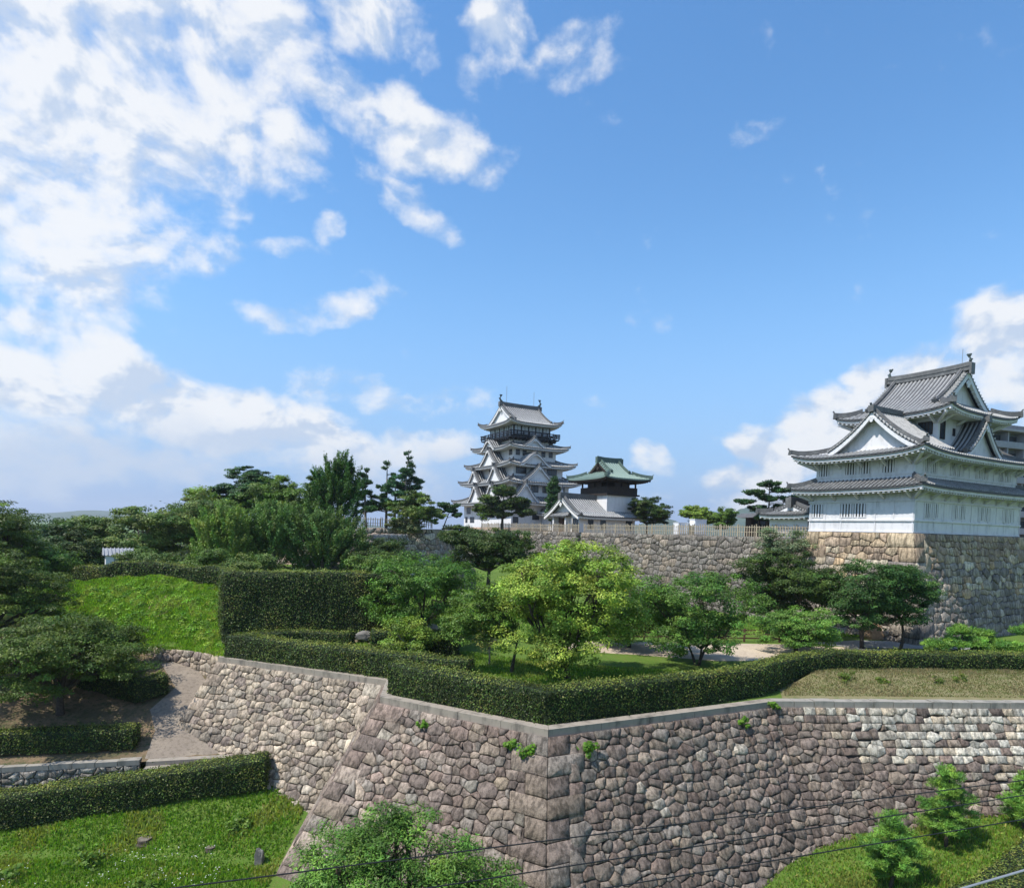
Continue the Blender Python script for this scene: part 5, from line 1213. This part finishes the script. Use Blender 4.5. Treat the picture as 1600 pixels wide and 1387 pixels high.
# far dark wood on the skyline, one mass
def far_wood():
    rng = np.random.default_rng(9); C = []; 
    for i in range(900):
        x = rng.uniform(-230, -50); y = rng.uniform(118, 190); C.append((x, y, rng.uniform(4, 14.8+4.0*noise.noise(Vector((x*.05, y*.05, 0))))))
    C = np.array(C); idx = np.repeat(np.arange(900), 60); N = len(idx); g = unit(rng.normal(size=(N, 3)))*rng.random((N, 1))**.4
    P = C[idx]+g*np.array([3.4, 3.4, 2.0]); V, F = leaf_quads(P, g+np.array([0, 0, .6]), np.full(N, .75), .7, rng)
    c = vary(G_DARK, 900, rng, .25, .1)[idx]*np.exp(rng.normal(0, .2, (N, 1))); np_mesh('distant_wood', V, F, 'leaf', np.repeat(np.clip(c, 0, 1), 4, 0), kind='stuff')
far_wood()
# --- pines and trees on the castle level
def pine(x, y, z, w, h, zb, lab, seed, tiers=7, narrow=.3, lf=.22, n=130, cols=G_PINE, lean=(0, 0), tr=.2, nm='tall_pine', clump=.5, group='pines on the bastion'):
    lb = lobes_pine(w, h, zb, seed, tiers+4, narrow); lb = [(a*1.1, b*1.1, c+random.Random(i*7+seed).uniform(-.35, .35), d*.72, e*.72, f*1.5) for i, (a, b, c, d, e, f) in enumerate(lb)]; lb = [(a+lean[0]*c/h, b, c, d, e, f) for a, b, c, d, e, f in lb]
    tree(nm, lab, x, y, z, lb, cols, int(n*1.15), 52, lf*.9, .28, clump*.8, .5, tr, 'bark_pale', 'needle', group, seed, trunk_top=(lean[0], lean[1], h*.96), limbs=8, mkey='needle', inner=.15)
pine(-19.6, 85.5, 15, 3.8, 8.0, 2.2, 'slim dark pine, leftmost of the tall ones on the bastion', 80, 7, .4)
pine(-17.4, 88, 15, 4.6, 9.0, 2.6, 'sparse open pine second from the left on the bastion', 81, 7, .35, n=100)
pine(-14.3, 87, 15, 4.4, 10.4, 4.6, 'tallest pine on the bastion, with a dense pointed top', 82, 9, .22, n=170, cols=[(.03, .075, .03), (.025, .06, .022)])
pine(-15.9, 86, 15, 3.4, 7.0, 3.6, 'bluish green rounded pine crown against the tallest one', 83, 5, .6, n=110, cols=[(.04, .10, .045), (.03, .075, .032)])
tree('spreading_pine', 'low wide spreading pine with yellowish pads on the bastion', -13.0, 84.5, 15, lobes_umbrella(8.8, 5.0, .8, 84, 16), G_OLIVE, 170, 80, .2, .3, .55, .35, .22, 'bark', 'needle', 'pines on the bastion', 84, trunk_top=(.5, 0, 3.6), limbs=7, mkey='needle', inner=.2)
tree('spreading_pine', 'thin leaning pine at the right end of the bastion', -9.6, 88, 15, [(0, 0, 3.2, .9, .9, .35), (.9, 0, 2.6, .8, .8, .3), (1.5, 0, 3.1, .7, .7, .3), (-.8, 0, 2.3, .8, .8, .3), (1.9, 0, 1.9, .6, .6, .25)], G_PINE, 70, 60, .2, .3, .4, .4, .1, 'bark', 'needle', 'pines on the bastion', 85, trunk_top=(1.2, 0, 3.0), limbs=4, mkey='needle', inner=.2)
tree('garden_bush', 'dark bush in the gap between the bastion and the keep podium', -8.6, 98, 12.8, lobes_round(5.6, 3.2, .1, 86, 6, .5, 3), G_DARK, 110, 70, .2, .5, .5, .5, .1, 'bark', 'leafy', 'bushes', 86, trunk_h=.4, cat='bush')
tree('garden_bush', 'low dry bushes under the bastion pines', -13.8, 82.2, 14.2, lobes_round(5.0, 2.2, .1, 87, 7, .5, 2), [(.12, .13, .06), (.09, .11, .045)], 90, 60, .17, .5, .45, .5, .1, 'bark', 'leafy', 'bushes', 87, trunk_h=.3, cat='bush')
tree('broad_pine', 'wide dark green tree standing in front of the keep', -1.8, 108, 15, [(0, 0, 6.6, 2.0, 1.8, .9), (-2.2, 0, 5.0, 1.9, 1.7, .8), (2.4, 0, 4.7, 2.3, 1.8, .8), (.4, 0, 4.1, 2.2, 2, .8), (-3.4, 0, 3.5, 1.6, 1.5, .7), (3.9, 0, 3.1, 1.8, 1.5, .7), (-.8, 0, 2.8, 2.2, 1.7, .7)], G_DARK, 230, 85, .24, .3, .65, .38, .26, 'bark', 'needle', 'trees by the keep', 88, trunk_top=(.2, 0, 6.0), limbs=9, mkey='needle', inner=.2)
tree('young_tree', 'thin bare stemmed sapling left of the wide tree before the keep', -5.1, 106, 14.9, [(0, 0, 2.9, .9, .9, .9), (.2, 0, 2.1, .7, .7, .6)], G_MID, 24, 30, .2, .5, .4, .5, .07, 'bark_pale', 'leafy', 'trees by the keep', 89, trunk_h=1.4, limbs=4)
tree('columnar_conifer', 'narrow dark conifer between the keep and the belfry', 6.4, 103, 15, [(0, 0, 6.6, .9, .9, 1.5), (0, 0, 5.0, 1.15, 1.1, 1.6), (0, 0, 3.2, 1.3, 1.2, 1.6), (.1, 0, 7.9, .45, .45, .8)], G_PINE, 120, 75, .2, .3, .45, .6, .14, 'bark', 'needle', 'trees by the keep', 90, trunk_top=(0, 0, 7.6), limbs=4, mkey='needle')
tree('leafy_tree', 'dark green tree at the right end of the belfry', 20.6, 98.5, 15, lobes_round(6.2, 5.9, 1.0, 91, 8, .45), G_DARK, 150, 75, .22, .5, .6, .38, .18, 'bark', 'leafy', 'trees by the keep', 91, trunk_h=1.4)
tree('leafy_tree', 'bright green tree behind the white cabinets, left of the open roofed shelter', 28.6, 99, 15, lobes_round(5.6, 4.9, .9, 92, 8, .45), G_LIGHT, 130, 70, .22, .5, .55, .42, .16, 'bark', 'leafy', 'trees by the keep', 92, trunk_h=1.2)
tree('leafy_tree', 'slender green tree just right of the bright green one', 31.6, 96, 15, lobes_round(3.4, 4.6, .4, 93, 7, .45), G_MID, 90, 70, .2, .5, .5, .45, .12, 'bark', 'leafy', 'trees by the keep', 93, trunk_h=1)
tree('spreading_pine', 'wide dark pine with flat pads left of the corner turret', 30.8, 78, 15, [(0, 0, 6.4, 1.3, 1.2, .35), (-1.6, 0, 5.4, 1.3, 1.1, .35), (1.5, 0, 5.7, 1.3, 1.1, .35), (2.6, 0, 4.7, 1.2, 1, .35), (-2.8, 0, 4.2, 1.1, 1, .32), (.3, 0, 4.7, 1.5, 1.2, .35), (-1.0, 0, 3.5, 1.4, 1.2, .32), (1.9, 0, 3.6, 1.5, 1.2, .32), (3.0, 0, 2.6, 1.2, 1, .3), (-.2, 0, 2.4, 1.3, 1.1, .3)], G_PINE, 180, 75, .2, .3, .42, .42, .2, 'bark', 'needle', 'trees by the keep', 94, trunk_top=(.2, 0, 6.0), limbs=8, mkey='needle', inner=.1)
tree('garden_bush', 'rounded green bushes between the shelter and the turret', 33.6, 77, 15, lobes_round(6.5, 2.4, .1, 95, 7, .5, 2.5), G_DARK, 110, 70, .18, .5, .45, .5, .1, 'bark', 'leafy', 'bushes', 95, trunk_h=.4, cat='bush')

# ------------------------------------------------------------------ hedges
sheet('bare_patch', [(-25.6, 44.6), (-24.6, 44.2), (-23.6, 44.5), (-23.5, 45.3), (-24.4, 45.8), (-25.5, 45.5)], lambda x, y: terr_z(x, y)+.12, 'dirt', .3, **lower)
def surf_leaves(V, F, dens, leaf, cols, rng, jit=.05, aspect=.6, nj=.6, top=None):
    A = V[F[:, 0]]; B = V[F[:, 1]]; Cc = V[F[:, 2]]; n = np.cross(B-A, Cc-A); ar = np.linalg.norm(n, axis=1)*.5; n = unit(n)
    N = int(ar.sum()*dens); i = rng.choice(len(F), N, p=ar/ar.sum()); u = rng.random((N, 1)); v = rng.random((N, 1)); f = (u+v > 1); u = np.where(f, 1-u, u); v = np.where(f, 1-v, v)
    P = A[i]+(B[i]-A[i])*u+(Cc[i]-A[i])*v+n[i]*(rng.normal(0, jit, (N, 1))*np.where(rng.random((N, 1)) < .05, 2.6, 1)+.02)
    L = leaf*rng.uniform(.65, 1.4, N); Nr = n[i]*1.0+rng.normal(0, nj, (N, 3))+np.array([0, 0, .25])
    W_, G = leaf_quads(P, Nr, L, aspect, rng); c = vary(cols, N, rng, .28, .15)
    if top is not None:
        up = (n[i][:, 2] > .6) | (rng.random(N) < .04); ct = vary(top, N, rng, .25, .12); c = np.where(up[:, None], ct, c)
    return W_, G, np.repeat(c, 4, 0)
H_COL = [(.055, .095, .018), (.072, .115, .022), (.042, .075, .016), (.085, .095, .03)]
H_TOP = [(.13, .165, .03), (.165, .19, .04), (.09, .13, .024)]  # paler new growth, with sunlight on the hedge tops painted in as well
def hedge(label, pts, w, h, zf, dens=480, leaf=.085, seed=1, top=H_TOP, cols=H_COL, step=.5, z_top=None, bulge=.06):
    rng = np.random.default_rng(seed); pts = [Vector(p) for p in pts]; P = []; Nn = []
    for i in range(len(pts)):
        if i == 0: d = (pts[1]-pts[0]).normalized(); m = Vector((-d.y, d.x))
        elif i == len(pts)-1: d = (pts[i]-pts[i-1]).normalized(); m = Vector((-d.y, d.x))
        else:
            d0 = (pts[i]-pts[i-1]).normalized(); d1 = (pts[i+1]-pts[i]).normalized(); n0 = Vector((-d0.y, d0.x)); n1 = Vector((-d1.y, d1.x)); m = n0+n1; m = m/m.dot(n0)
        P.append(pts[i]); Nn.append(m)
    S = []; 
    for i in range(len(P)-1):
        k = max(1, int((P[i+1]-P[i]).length/step))
        for j in range(k): S.append((P[i].lerp(P[i+1], j/k), Nn[i].lerp(Nn[i+1], j/k)))
    S.append((P[-1], Nn[-1]))
    prof = [(-.5, 0), (-.5, .35), (-.5, .7), (-.49, .93), (-.42, 1.0), (-.15, 1.01), (.15, 1.01), (.42, 1.0), (.49, .93), (.5, .7), (.5, .35), (.5, 0)]
    root = empty('hedge', (P[0].x, P[0].y, float(zf(P[0].x, P[0].y))), 0, label, 'hedge', 'clipped hedges'); o = np.array(root.location); V = []; m = len(prof)
    for k, (p, nn) in enumerate(S):
        zg = float(zf(p.x, p.y)); hh = (h if z_top is None else z_top(p.x, p.y)-zg)
        for (a, b) in prof:
            q = p+nn*(a*w); e = noise.noise(Vector((q.x*1.7, q.y*1.7, b*3)))*bulge*2
            q = q+nn*(e if a > 0 else -e); V.append((q.x, q.y, zg-.05+b*hh+noise.noise(Vector((q.x*1.1, q.y*1.1, 5)))*.09+noise.noise(Vector((q.x*.3, q.y*.3, 8)))*.08))
    V = np.array(V)-o; F = []
    for k in range(len(S)-1):
        for j in range(m-1): a = k*m+j; F += [(a, a+m, a+m+1), (a, a+m+1, a+1)]
    for j in range(1, m-1): F += [(0, j, j+1)]; b0 = (len(S)-1)*m; F += [(b0, b0+j+1, b0+j)]
    F = np.array(F); F = F[:, ::-1] if True else F
    n = np.cross(V[F[:, 1]]-V[F[:, 0]], V[F[:, 2]]-V[F[:, 0]]); 
    if n[(np.abs(n[:, 2]) > .8*np.linalg.norm(n, axis=1))][:, 2].sum() < 0: F = F[:, ::-1]
    np_mesh('branches', V, F, 'core', None, root)
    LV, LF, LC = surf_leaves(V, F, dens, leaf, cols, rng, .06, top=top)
    # patches of paler and browner growth
    wp = (LV+o)[::4]; pn = np.array([noise.noise(Vector(q)*.55) for q in wp]); pm = np.array([noise.noise(Vector(q)*2.3) for q in wp])
    k = np.repeat(1+.55*pn+.45*pm, 4)[:, None]; LC = np.clip(LC*k*np.array([1, 1, 1])+np.repeat(np.clip(pn-.18, 0, 1), 4)[:, None]*np.array([.10, .05, .01]), .002, 1)
    np_mesh('foliage', LV, LF, 'hedge', LC, root)
tz = lambda x, y: terr_z(x, y)
def inset(a, b, d):   # shift a line sideways to the left of travel
    a = Vector(a); b = Vector(b); n = (b-a).normalized(); n = Vector((-n.y, n.x))*d; return a+n, b+n
a1, b1 = inset(C1, C0, .95); a2, b2 = inset(C0, R1, .95)
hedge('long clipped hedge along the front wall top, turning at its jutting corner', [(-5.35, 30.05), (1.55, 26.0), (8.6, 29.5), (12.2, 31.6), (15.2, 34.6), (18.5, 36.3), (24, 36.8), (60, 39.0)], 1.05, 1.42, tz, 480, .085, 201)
hedge('clipped hedge on top of the set back beige wall, left arm of the V', [(-16.3, 37.3), (-5.7, 32.9), (-1.9, 31.6)], 1.0, 1.35, tz, 430, .09, 202)
hedge('short low hedge forming the rear arm of the V behind the beige wall', [(-16.4, 38.4), (-13.0, 39.9), (-9.8, 39.6)], .9, 1.15, tz, 380, .095, 203)
hedge('tall dark clipped hedge standing as a green wall beside the grass mound', [(-19.8, 44.8), (-18.3, 41.8), (-9.8, 43.0), (-7.3, 44.2)], 1.2, 3.6, tz, 330, .105, 204, z_top=lambda x, y: 11.9, bulge=.06)
hedge('dark hedge curving along the crest of the grass mound', [(-33.5, 49.4), (-30.6, 48.5), (-26.4, 48.4), (-22.4, 47.6), (-20.4, 46.9)], 1.0, 1.2, tz, 300, .115, 205)
hedge('dark hedge block in the shade of the broad green tree', [(-8.4, 38.8), (-6.0, 39.2), (-3.2, 38.8)], 1.2, 1.5, tz, 330, .10, 206)
zlow = lambda x, y: lower_z(x, y)
hedge('long clipped hedge sloping across the lower left, below the steps', [(-46, 23.4), (-24.2, 28.8), (-17.6, 30.4), (-12.0, 31.6)], 1.15, 1.65, zlow, 480, .085, 207, z_top=lambda x, y: float(np.interp(x, [-46, -23, -17.5, -12], [2.2, 2.35, 2.85, 3.5])))
hedge('short clipped hedge along the dirt terrace edge above the low retaining wall', [(-46, 27.0), (-25.2, 32.0), (-19.6, 33.4)], 1.1, 1.05, lambda x, y: path_z(x, y), 430, .09, 208)
hedge('low dark hedge shading the far side of the paved path', [(-25.5, 38.2), (-21.8, 37.4), (-20.9, 38.4)], 1.4, 1.1, lambda x, y: path_z(x, y), 330, .10, 209)
hedge('rough dark shrub hedge in the bottom right corner', [(16.6, 22.3), (19.5, 23.9), (24.0, 26.0)], 1.6, .95, zlow, 420, .09, 210, bulge=.12)
for i, (x, y, w, h, c, lab) in enumerate((
    (-28.8, 51.2, 5.2, 2.4, G_OLIVE, 'rounded green bushes behind the crest hedge, left group'),
    (-24.2, 51.5, 4.2, 2.2, G_MID, 'low green bush behind the crest hedge, below the pale upright tree'),
    (-20.3, 49.8, 4.4, 2.2, G_OLIVE, 'low green bushes behind the tall clipped hedge'),
    (-15.2, 50.4, 4.6, 2.2, G_OLIVE, 'loose green bushes over the right half of the tall clipped hedge'),
    (-12.2, 47.6, 3.2, 1.8, G_MID, 'small bush by the right end of the tall clipped hedge'))):
    tree('garden_bush', lab, x, y, zt(x, y), lobes_round(w, h, .1, 220+i, 7, .5, w*.7), c, 90, 75, .13, .5, .45, .5, .08, 'bark', 'leafy', 'bushes', 220+i, trunk_h=.4, cat='bush')
tree('garden_bush', 'grey-green bush at the foot of the tall stone base by the path', 24.6, 57.6, 7.4, lobes_round(5.0, 8.6, 5.6, 226, 7, .5, 3), [(.10, .13, .07), (.08, .11, .05)], 70, 60, .15, .45, .5, .5, .12, 'bark', 'leafy', 'bushes', 226, trunk_h=4.5, cat='bush')

# ------------------------------------------------------------------ grass, weeds, vines
def grass(name, xy_fn, n, zf, h, cols, seed, patch=.35, dry=None, label=None):
    rng = np.random.default_rng(seed); x, y = xy_fn(rng, n); z = zf(x, y); N = len(x)
    P = np.column_stack([x, y, z+h*.3]); T_ = np.column_stack([rng.normal(0, .38, N), rng.normal(0, .38, N), np.ones(N)])
    pn = np.array([noise.noise(Vector((a*patch, b*patch, seed))) for a, b in zip(x[::1], y[::1])])
    hh = h*rng.uniform(.5, 1.3, N)*(1+.7*pn)
    V, F = leaf_dir(P, rng.normal(size=(N, 3))*np.array([1, 1, .2]), T_, hh, .32)
    c = vary(cols, N, rng, .22, .12)*(1+.5*pn[:, None])
    if dry is not None: m = (pn > .12+.1*rng.normal(size=N)); c = np.where(m[:, None], vary(dry, N, rng, .2, .1), c)
    np_mesh(name, V, F, 'grass', np.repeat(np.clip(c, .002, 1), 4, 0), kind='stuff')
def in_poly(poly):
    poly = np.array(poly); x0, y0 = poly.min(0); x1, y1 = poly.max(0)
    def fn(rng, n):
        X = rng.uniform(x0, x1, n*3); Y = rng.uniform(y0, y1, n*3); ins = np.zeros(len(X), bool)
        for i in range(len(poly)):
            (ax, ay), (bx, by) = poly[i], poly[(i+1) % len(poly)]; ins ^= ((ay > Y) != (by > Y)) & (X < (bx-ax)*(Y-ay)/(by-ay+1e-12)+ax)
        return X[ins][:n], Y[ins][:n]
    return fn
GR = [(.15, .28, .03), (.19, .33, .036), (.12, .23, .026)]; GR2 = [(.25, .31, .05), (.20, .26, .045), (.28, .30, .09)]
grass('lawn_grass', in_poly([(-30, 20), (-9.2, 20), (-9.8, 27.0), (-9.6, 31.4), (-11.6, 31.2), (-24, 28.2), (-34, 26)]), 60000, lower_z, .22, GR, 301, .45, GR2)
grass('lawn_grass', in_poly([(7, 19), (36, 18), (36, 29.5), (20, 28.2), (14, 27.2), (11.5, 25.8), (8, 24)]), 64000, lower_z, .20, GR+GR2, 302, .4, [(.20, .23, .05), (.16, .2, .04)])
grass('mound_grass', in_poly([(-35, 47.6), (-31, 44.0), (-26, 42.6), (-20.8, 41.4), (-17.3, 39.5), (-16.9, 38.6), (-16.3, 38.2), (-16.4, 41.6), (-18.6, 42.6), (-19.3, 45), (-20, 46.8), (-23, 47.3), (-26.6, 48), (-31, 48)]), 52000, terr_z, .30, [(.22, .38, .035), (.27, .43, .045), (.15, .28, .03)], 303, 1.1, [(.31, .42, .07), (.26, .31, .08)])
grass('terrace_grass', in_poly([(-4.8, 31.8), (1.4, 27.2), (8.4, 30.8), (12.2, 33.2), (14.0, 36.0), (3, 37.2), (-1, 39.5), (-9, 41), (-15, 41.5), (-16, 39), (-10, 36.5)]), 42000, terr_z, .17, [(.16, .28, .035), (.20, .31, .045)], 304, .5, [(.24, .3, .07)])
grass('bank_grass', in_poly([(13.6, 31.2), (46, 33.4), (46, 37.0), (24, 35.8), (17.5, 34.9), (14.2, 32.8)]), 42000, lambda x, y: terr_z(x, y)+.02+.28*np.clip(y-31.6-.05*(x-13), 0, 2.2)*sstep(13.5, 17, x), .10, [(.17, .165, .06), (.20, .18, .08), (.12, .15, .04)], 305, .7, [(.22, .19, .10)])
grass('rear_grass', in_poly([(-8, 45), (-2, 43), (8, 47), (22, 52), (26, 51), (36, 49), (40, 52), (20, 60), (-8, 66), (-14, 52)]), 26000, terr_z, .22, [(.13, .25, .03), (.16, .28, .035)], 306, .3)
def ground_cover():
    # broad leafy weeds matting the mound in rounded tufts
    rng = np.random.default_rng(77); xx, yy = in_poly([(-35, 47.2), (-31, 45.0), (-22, 42.4), (-20.6, 41.9), (-17.6, 40), (-16.7, 39), (-16.8, 41.0), (-18.6, 42.6), (-19.3, 45), (-20, 46.6), (-23, 47.2), (-31, 47.6)])(rng, 420)
    r = rng.uniform(.18, .5, len(xx)); per = 60; idx = np.repeat(np.arange(len(xx)), per); N = len(idx); g = unit(rng.normal(size=(N, 3))); g[:, 2] = np.abs(g[:, 2])
    P = np.column_stack([xx, yy, terr_z(xx, yy)])[idx]+g*r[idx, None]*np.array([1, 1, .75])*rng.uniform(.6, 1, (N, 1)); V, F = leaf_quads(P, g+np.array([0, 0, .3])+rng.normal(0, .3, (N, 3)), rng.uniform(.07, .15, N), .7, rng)
    c = vary([(.17, .31, .03), (.22, .38, .04), (.11, .23, .025), (.27, .38, .06)], len(xx), rng, .22, .1)[idx]*np.exp(rng.normal(0, .2, (N, 1)))
    np_mesh('ground_cover', V, F, 'grass', np.repeat(np.clip(c, 0, 1), 4, 0), kind='stuff')
    x2, y2 = in_poly([(-26, 24), (-12, 23.5), (-11.5, 28), (-20, 27.5)])(rng, 420); k = noise
    m = np.array([noise.noise(Vector((a*.6, b*.6, 9))) for a, b in zip(x2, y2)]) > .02; x2 = x2[m]; y2 = y2[m]
    P = np.column_stack([x2, y2, lower_z(x2, y2)+.2]); V, F = leaf_quads(P, np.tile([0, -.3, 1.0], (len(x2), 1))+rng.normal(0, .3, (len(x2), 3)), np.full(len(x2), .055), .9, rng)
    np_mesh('clover_flowers', V, F, 'grass', np.full((len(V), 3), .72), kind='stuff')
ground_cover()
def weed(x, y, z, r, label, seed, cols=G_LIGHT, n=14, per=26, leaf=.13, flat=.6, nm='weed', cat='weed', group='weeds'):
    rng = np.random.default_rng(seed); root = empty(nm, (x, y, z), 0, label, cat, group)
    C = rng.normal(0, 1, (n, 3))*np.array([r*.5, r*.35, r*.35])+np.array([0, 0, r*.4]); idx = np.repeat(np.arange(n), per); N = len(idx); g = unit(rng.normal(size=(N, 3)))
    P = C[idx]+g*r*.3*np.array([1, 1, flat]); V, F = leaf_quads(P, g+np.array([0, -.4, .7]), leaf*rng.uniform(.6, 1.3, N), .8, rng)
    np_mesh('leaves', V, F, 'vine', np.repeat(vary(cols, N, rng, .2, .1), 4, 0), root)
    st = MB()
    for k in range(5): st.tube([(0, .05, -.1), tuple(C[k]*.5), tuple(C[k])], [.015, .012, .006], 4)
    st.build('stems', 'bark', root)
# climbing plants rooted in the joints: on the wall face below the coping
def wallpt(P0, P1, t, depth):
    a = Vector(P0); b = Vector(P1); d = (b-a).normalized(); n = Vector((d.y, -d.x)); p = a.lerp(b, t)+n*(.575*depth+.1); return p.x, p.y, TERR-depth
for i, (P0, P1, t, dp, r, lab) in enumerate(((C1, C0, .93, .95, .42, 'bright green vine hanging down the wall just left of its corner'), (C1, C0, .85, .75, .26, 'small vine sprig left of the big one by the wall corner'), (C0, R1, .12, .85, .34, 'bright green vine clump on the wall just right of its corner'),
        (C1, C0, .32, .75, .2, 'small green plant in a joint under the left part of the coping'), (C0, R1, .80, .75, .24, 'green weed hanging under the coping near the wall bend'), (C0, R1, .98, .15, .22, 'green weed growing over the coping at the wall bend'))):
    x, y, z = wallpt(P0, P1, t, dp); weed(x, y, z, r, lab, 320+i, [(.12, .24, .02), (.16, .30, .03), (.09, .19, .02)], 12, 22, .12, 1.2, 'wall_vine', 'vine', 'vines on the stone wall')
for i, (x, y, r, lab) in enumerate(((17.6, 33.3, .5, 'leafy weed on the dry bank, leftmost'), (19.4, 33.2, .3, 'small weed on the dry bank right of the leftmost'), (22.6, 33.4, .32, 'small weed in the middle of the dry bank'), (24.0, 33.7, .45, 'leafy weed on the dry bank right of the middle'), (25.8, 35.2, .35, 'weed growing against the hedge foot above the dry bank'), (20.9, 35.0, .3, 'little weed at the hedge foot on the dry bank'))):
    weed(x, y, zt(x, y)+.35, r, lab, 330+i, G_LIGHT, 12, 22, .10, .6, group='weeds on the dry bank')
for i, (x, y, r, lab) in enumerate(((-17.8, 26.8, .7, 'dark leafy fern patch in the middle of the lower lawn'), (-12.4, 29.0, .6, 'leafy weed patch near the wall foot'), (-20.4, 25.8, .5, 'weed patch at the left of the lower lawn'), (-14.6, 25.2, .6, 'weed patch before the stumps'))):
    weed(x, y, zl(x, y), r, lab, 340+i, [(.10, .18, .025), (.13, .22, .03)], 20, 26, .13, .5, group='weeds on the lower lawn')
def stump(x, y, r, h, lab, seed):
    rr = random.Random(seed); root = empty('tree_stump', (x, y, zl(x, y)-.05), 0, lab, 'stump', 'tree stumps on the lawn'); mb = MB(); n = 14; rings = []
    prm = [rr.uniform(.85, 1.12) for _ in range(n)]
    for (f, z) in ((1.35, 0), (1.08, h*.35), (1.0, h*.8), (.94, h)): rings.append([mb.vert((math.cos(2*math.pi*j/n)*r*f*prm[j], math.sin(2*math.pi*j/n)*r*f*prm[j], z+rr.uniform(-.02, .02))) for j in range(n)])
    for a, b in zip(rings[:-1], rings[1:]):
        for j in range(n): mb.face((a[j], a[(j+1) % n], b[(j+1) % n], b[j]))
    mb.build('bark', 'bark', root); t = MB(); t.poly([mb.v[k][:2]+(h*1.0+.015,) for k in rings[-1]]); t.build('cut_face', 'stump', root)
stump(-16.3, 28.4, .34, .17, 'larger flat cut tree stump on the lower lawn, below the hedge', 1)
stump(-13.1, 27.9, .20, .13, 'smaller tree stump on the lower lawn, nearer to the wall', 2)
def rock(name, x, y, z, sx, sy, sz, lab, cat, mk, seed, group=None):
    bm = bmesh.new(); bmesh.ops.create_icosphere(bm, subdivisions=3, radius=1); 
    for v in bm.verts:
        n_ = noise.fractal(v.co*1.1+Vector((seed*3.1, 0, 0)), 1, 2, 4); c = v.co*(1+.35*n_); v.co = Vector((max(-.8, min(.8, c.x))*sx, max(-.8, min(.8, c.y))*sy, (c.z+.55)*sz))
    me = bpy.data.meshes.new(name); bm.to_mesh(me); bm.free(); me.materials.append(M[mk]); o = bpy.data.objects.new(name, me); col.objects.link(o); o.location = (x, y, z); tag(o, lab, cat, group)
rock('standing_stone', -10.7, 27.4, zl(-10.7, 27.4), .22, .2, .5, 'upright weathered stone at the foot of the wall corner', 'stone', 'rock', 3)
rock('boulder', 28.6, 50.2, 7.2, 1.0, .6, .8, 'orange brown boulder at the foot of the turret base', 'boulder', 'rust', 4)
rock('boulder', 24.0, 44.6, 7.15, .5, .4, .3, 'low grey boulder beside the gravel path', 'boulder', 'rock', 5)
rock('boulder', -9.5, 41.2, 7.75, .6, .4, .3, 'pale boulder on the bare slope behind the V hedge', 'boulder', 'rock', 6)
rock('boulder', -7.9, 41.4, 7.9, .35, .3, .25, 'smaller pale boulder right of the one on the bare slope', 'boulder', 'rock', 7)
rock('boulder', -5.0, 58.0, 9.6, 2.2, 1.2, 1.3, 'big pale boulder under the round dark tree', 'boulder', 'rock', 8)

# ------------------------------------------------------------------ cables in front of everything
def cable(a, b, lab, sag=.0):
    a = Vector(a); b = Vector(b); d = (b-a); p0 = a-d*1.6; p1 = b+d*1.6; n = 40
    mb = MB(); mb.tube([p0.lerp(p1, i/n)-Vector((0, 0, sag*math.sin(math.pi*i/n))) for i in range(n+1)], .011, 6)
    mb.build('power_cable', 'cable', label=lab, cat='cable', group='cables crossing the foreground')
cable((-2.7, 9.6, 9.75), (11.1, 14, 9.7), 'thin black cable slanting across the front of the wall, the highest of three')
cable((-.43, 10.0, 9.4), (11.1, 13.9, 9.4), 'thin black cable slanting across the front of the wall, the middle of three')
cable((2.6, 10.7, 9.1), (10.7, 13.35, 9.1), 'thin black cable slanting across the front of the wall, the lowest of three')
rl = MB(); rl.tube([(7.2, 11.6, 8.16), (9.55, 12.0, 8.62), (13, 12.6, 9.3)], .022, 8); rl.build('grey_conduit', 'grey_metal', label='pale grey pipe crossing the bottom right corner', cat='pipe')

# ------------------------------------------------------------------ air between here and the far hills
M['haze'] = bpy.data.materials.new('haze'); M['haze'].use_nodes = True; _t = M['haze'].node_tree; _t.nodes.clear()
_v = _t.nodes.new('ShaderNodeVolumePrincipled'); _v.inputs['Density'].default_value = .00016; _v.inputs['Color'].default_value = (.86, .92, 1, 1); _v.inputs['Anisotropy'].default_value = .3
_o = _t.nodes.new('ShaderNodeOutputMaterial'); _t.links.new(_v.outputs[0], _o.inputs['Volume'])
hz = MB(); hz.box(-5600, 5600, -1600, 5600, -6, 165); hz.build('haze', 'haze', kind='stuff')
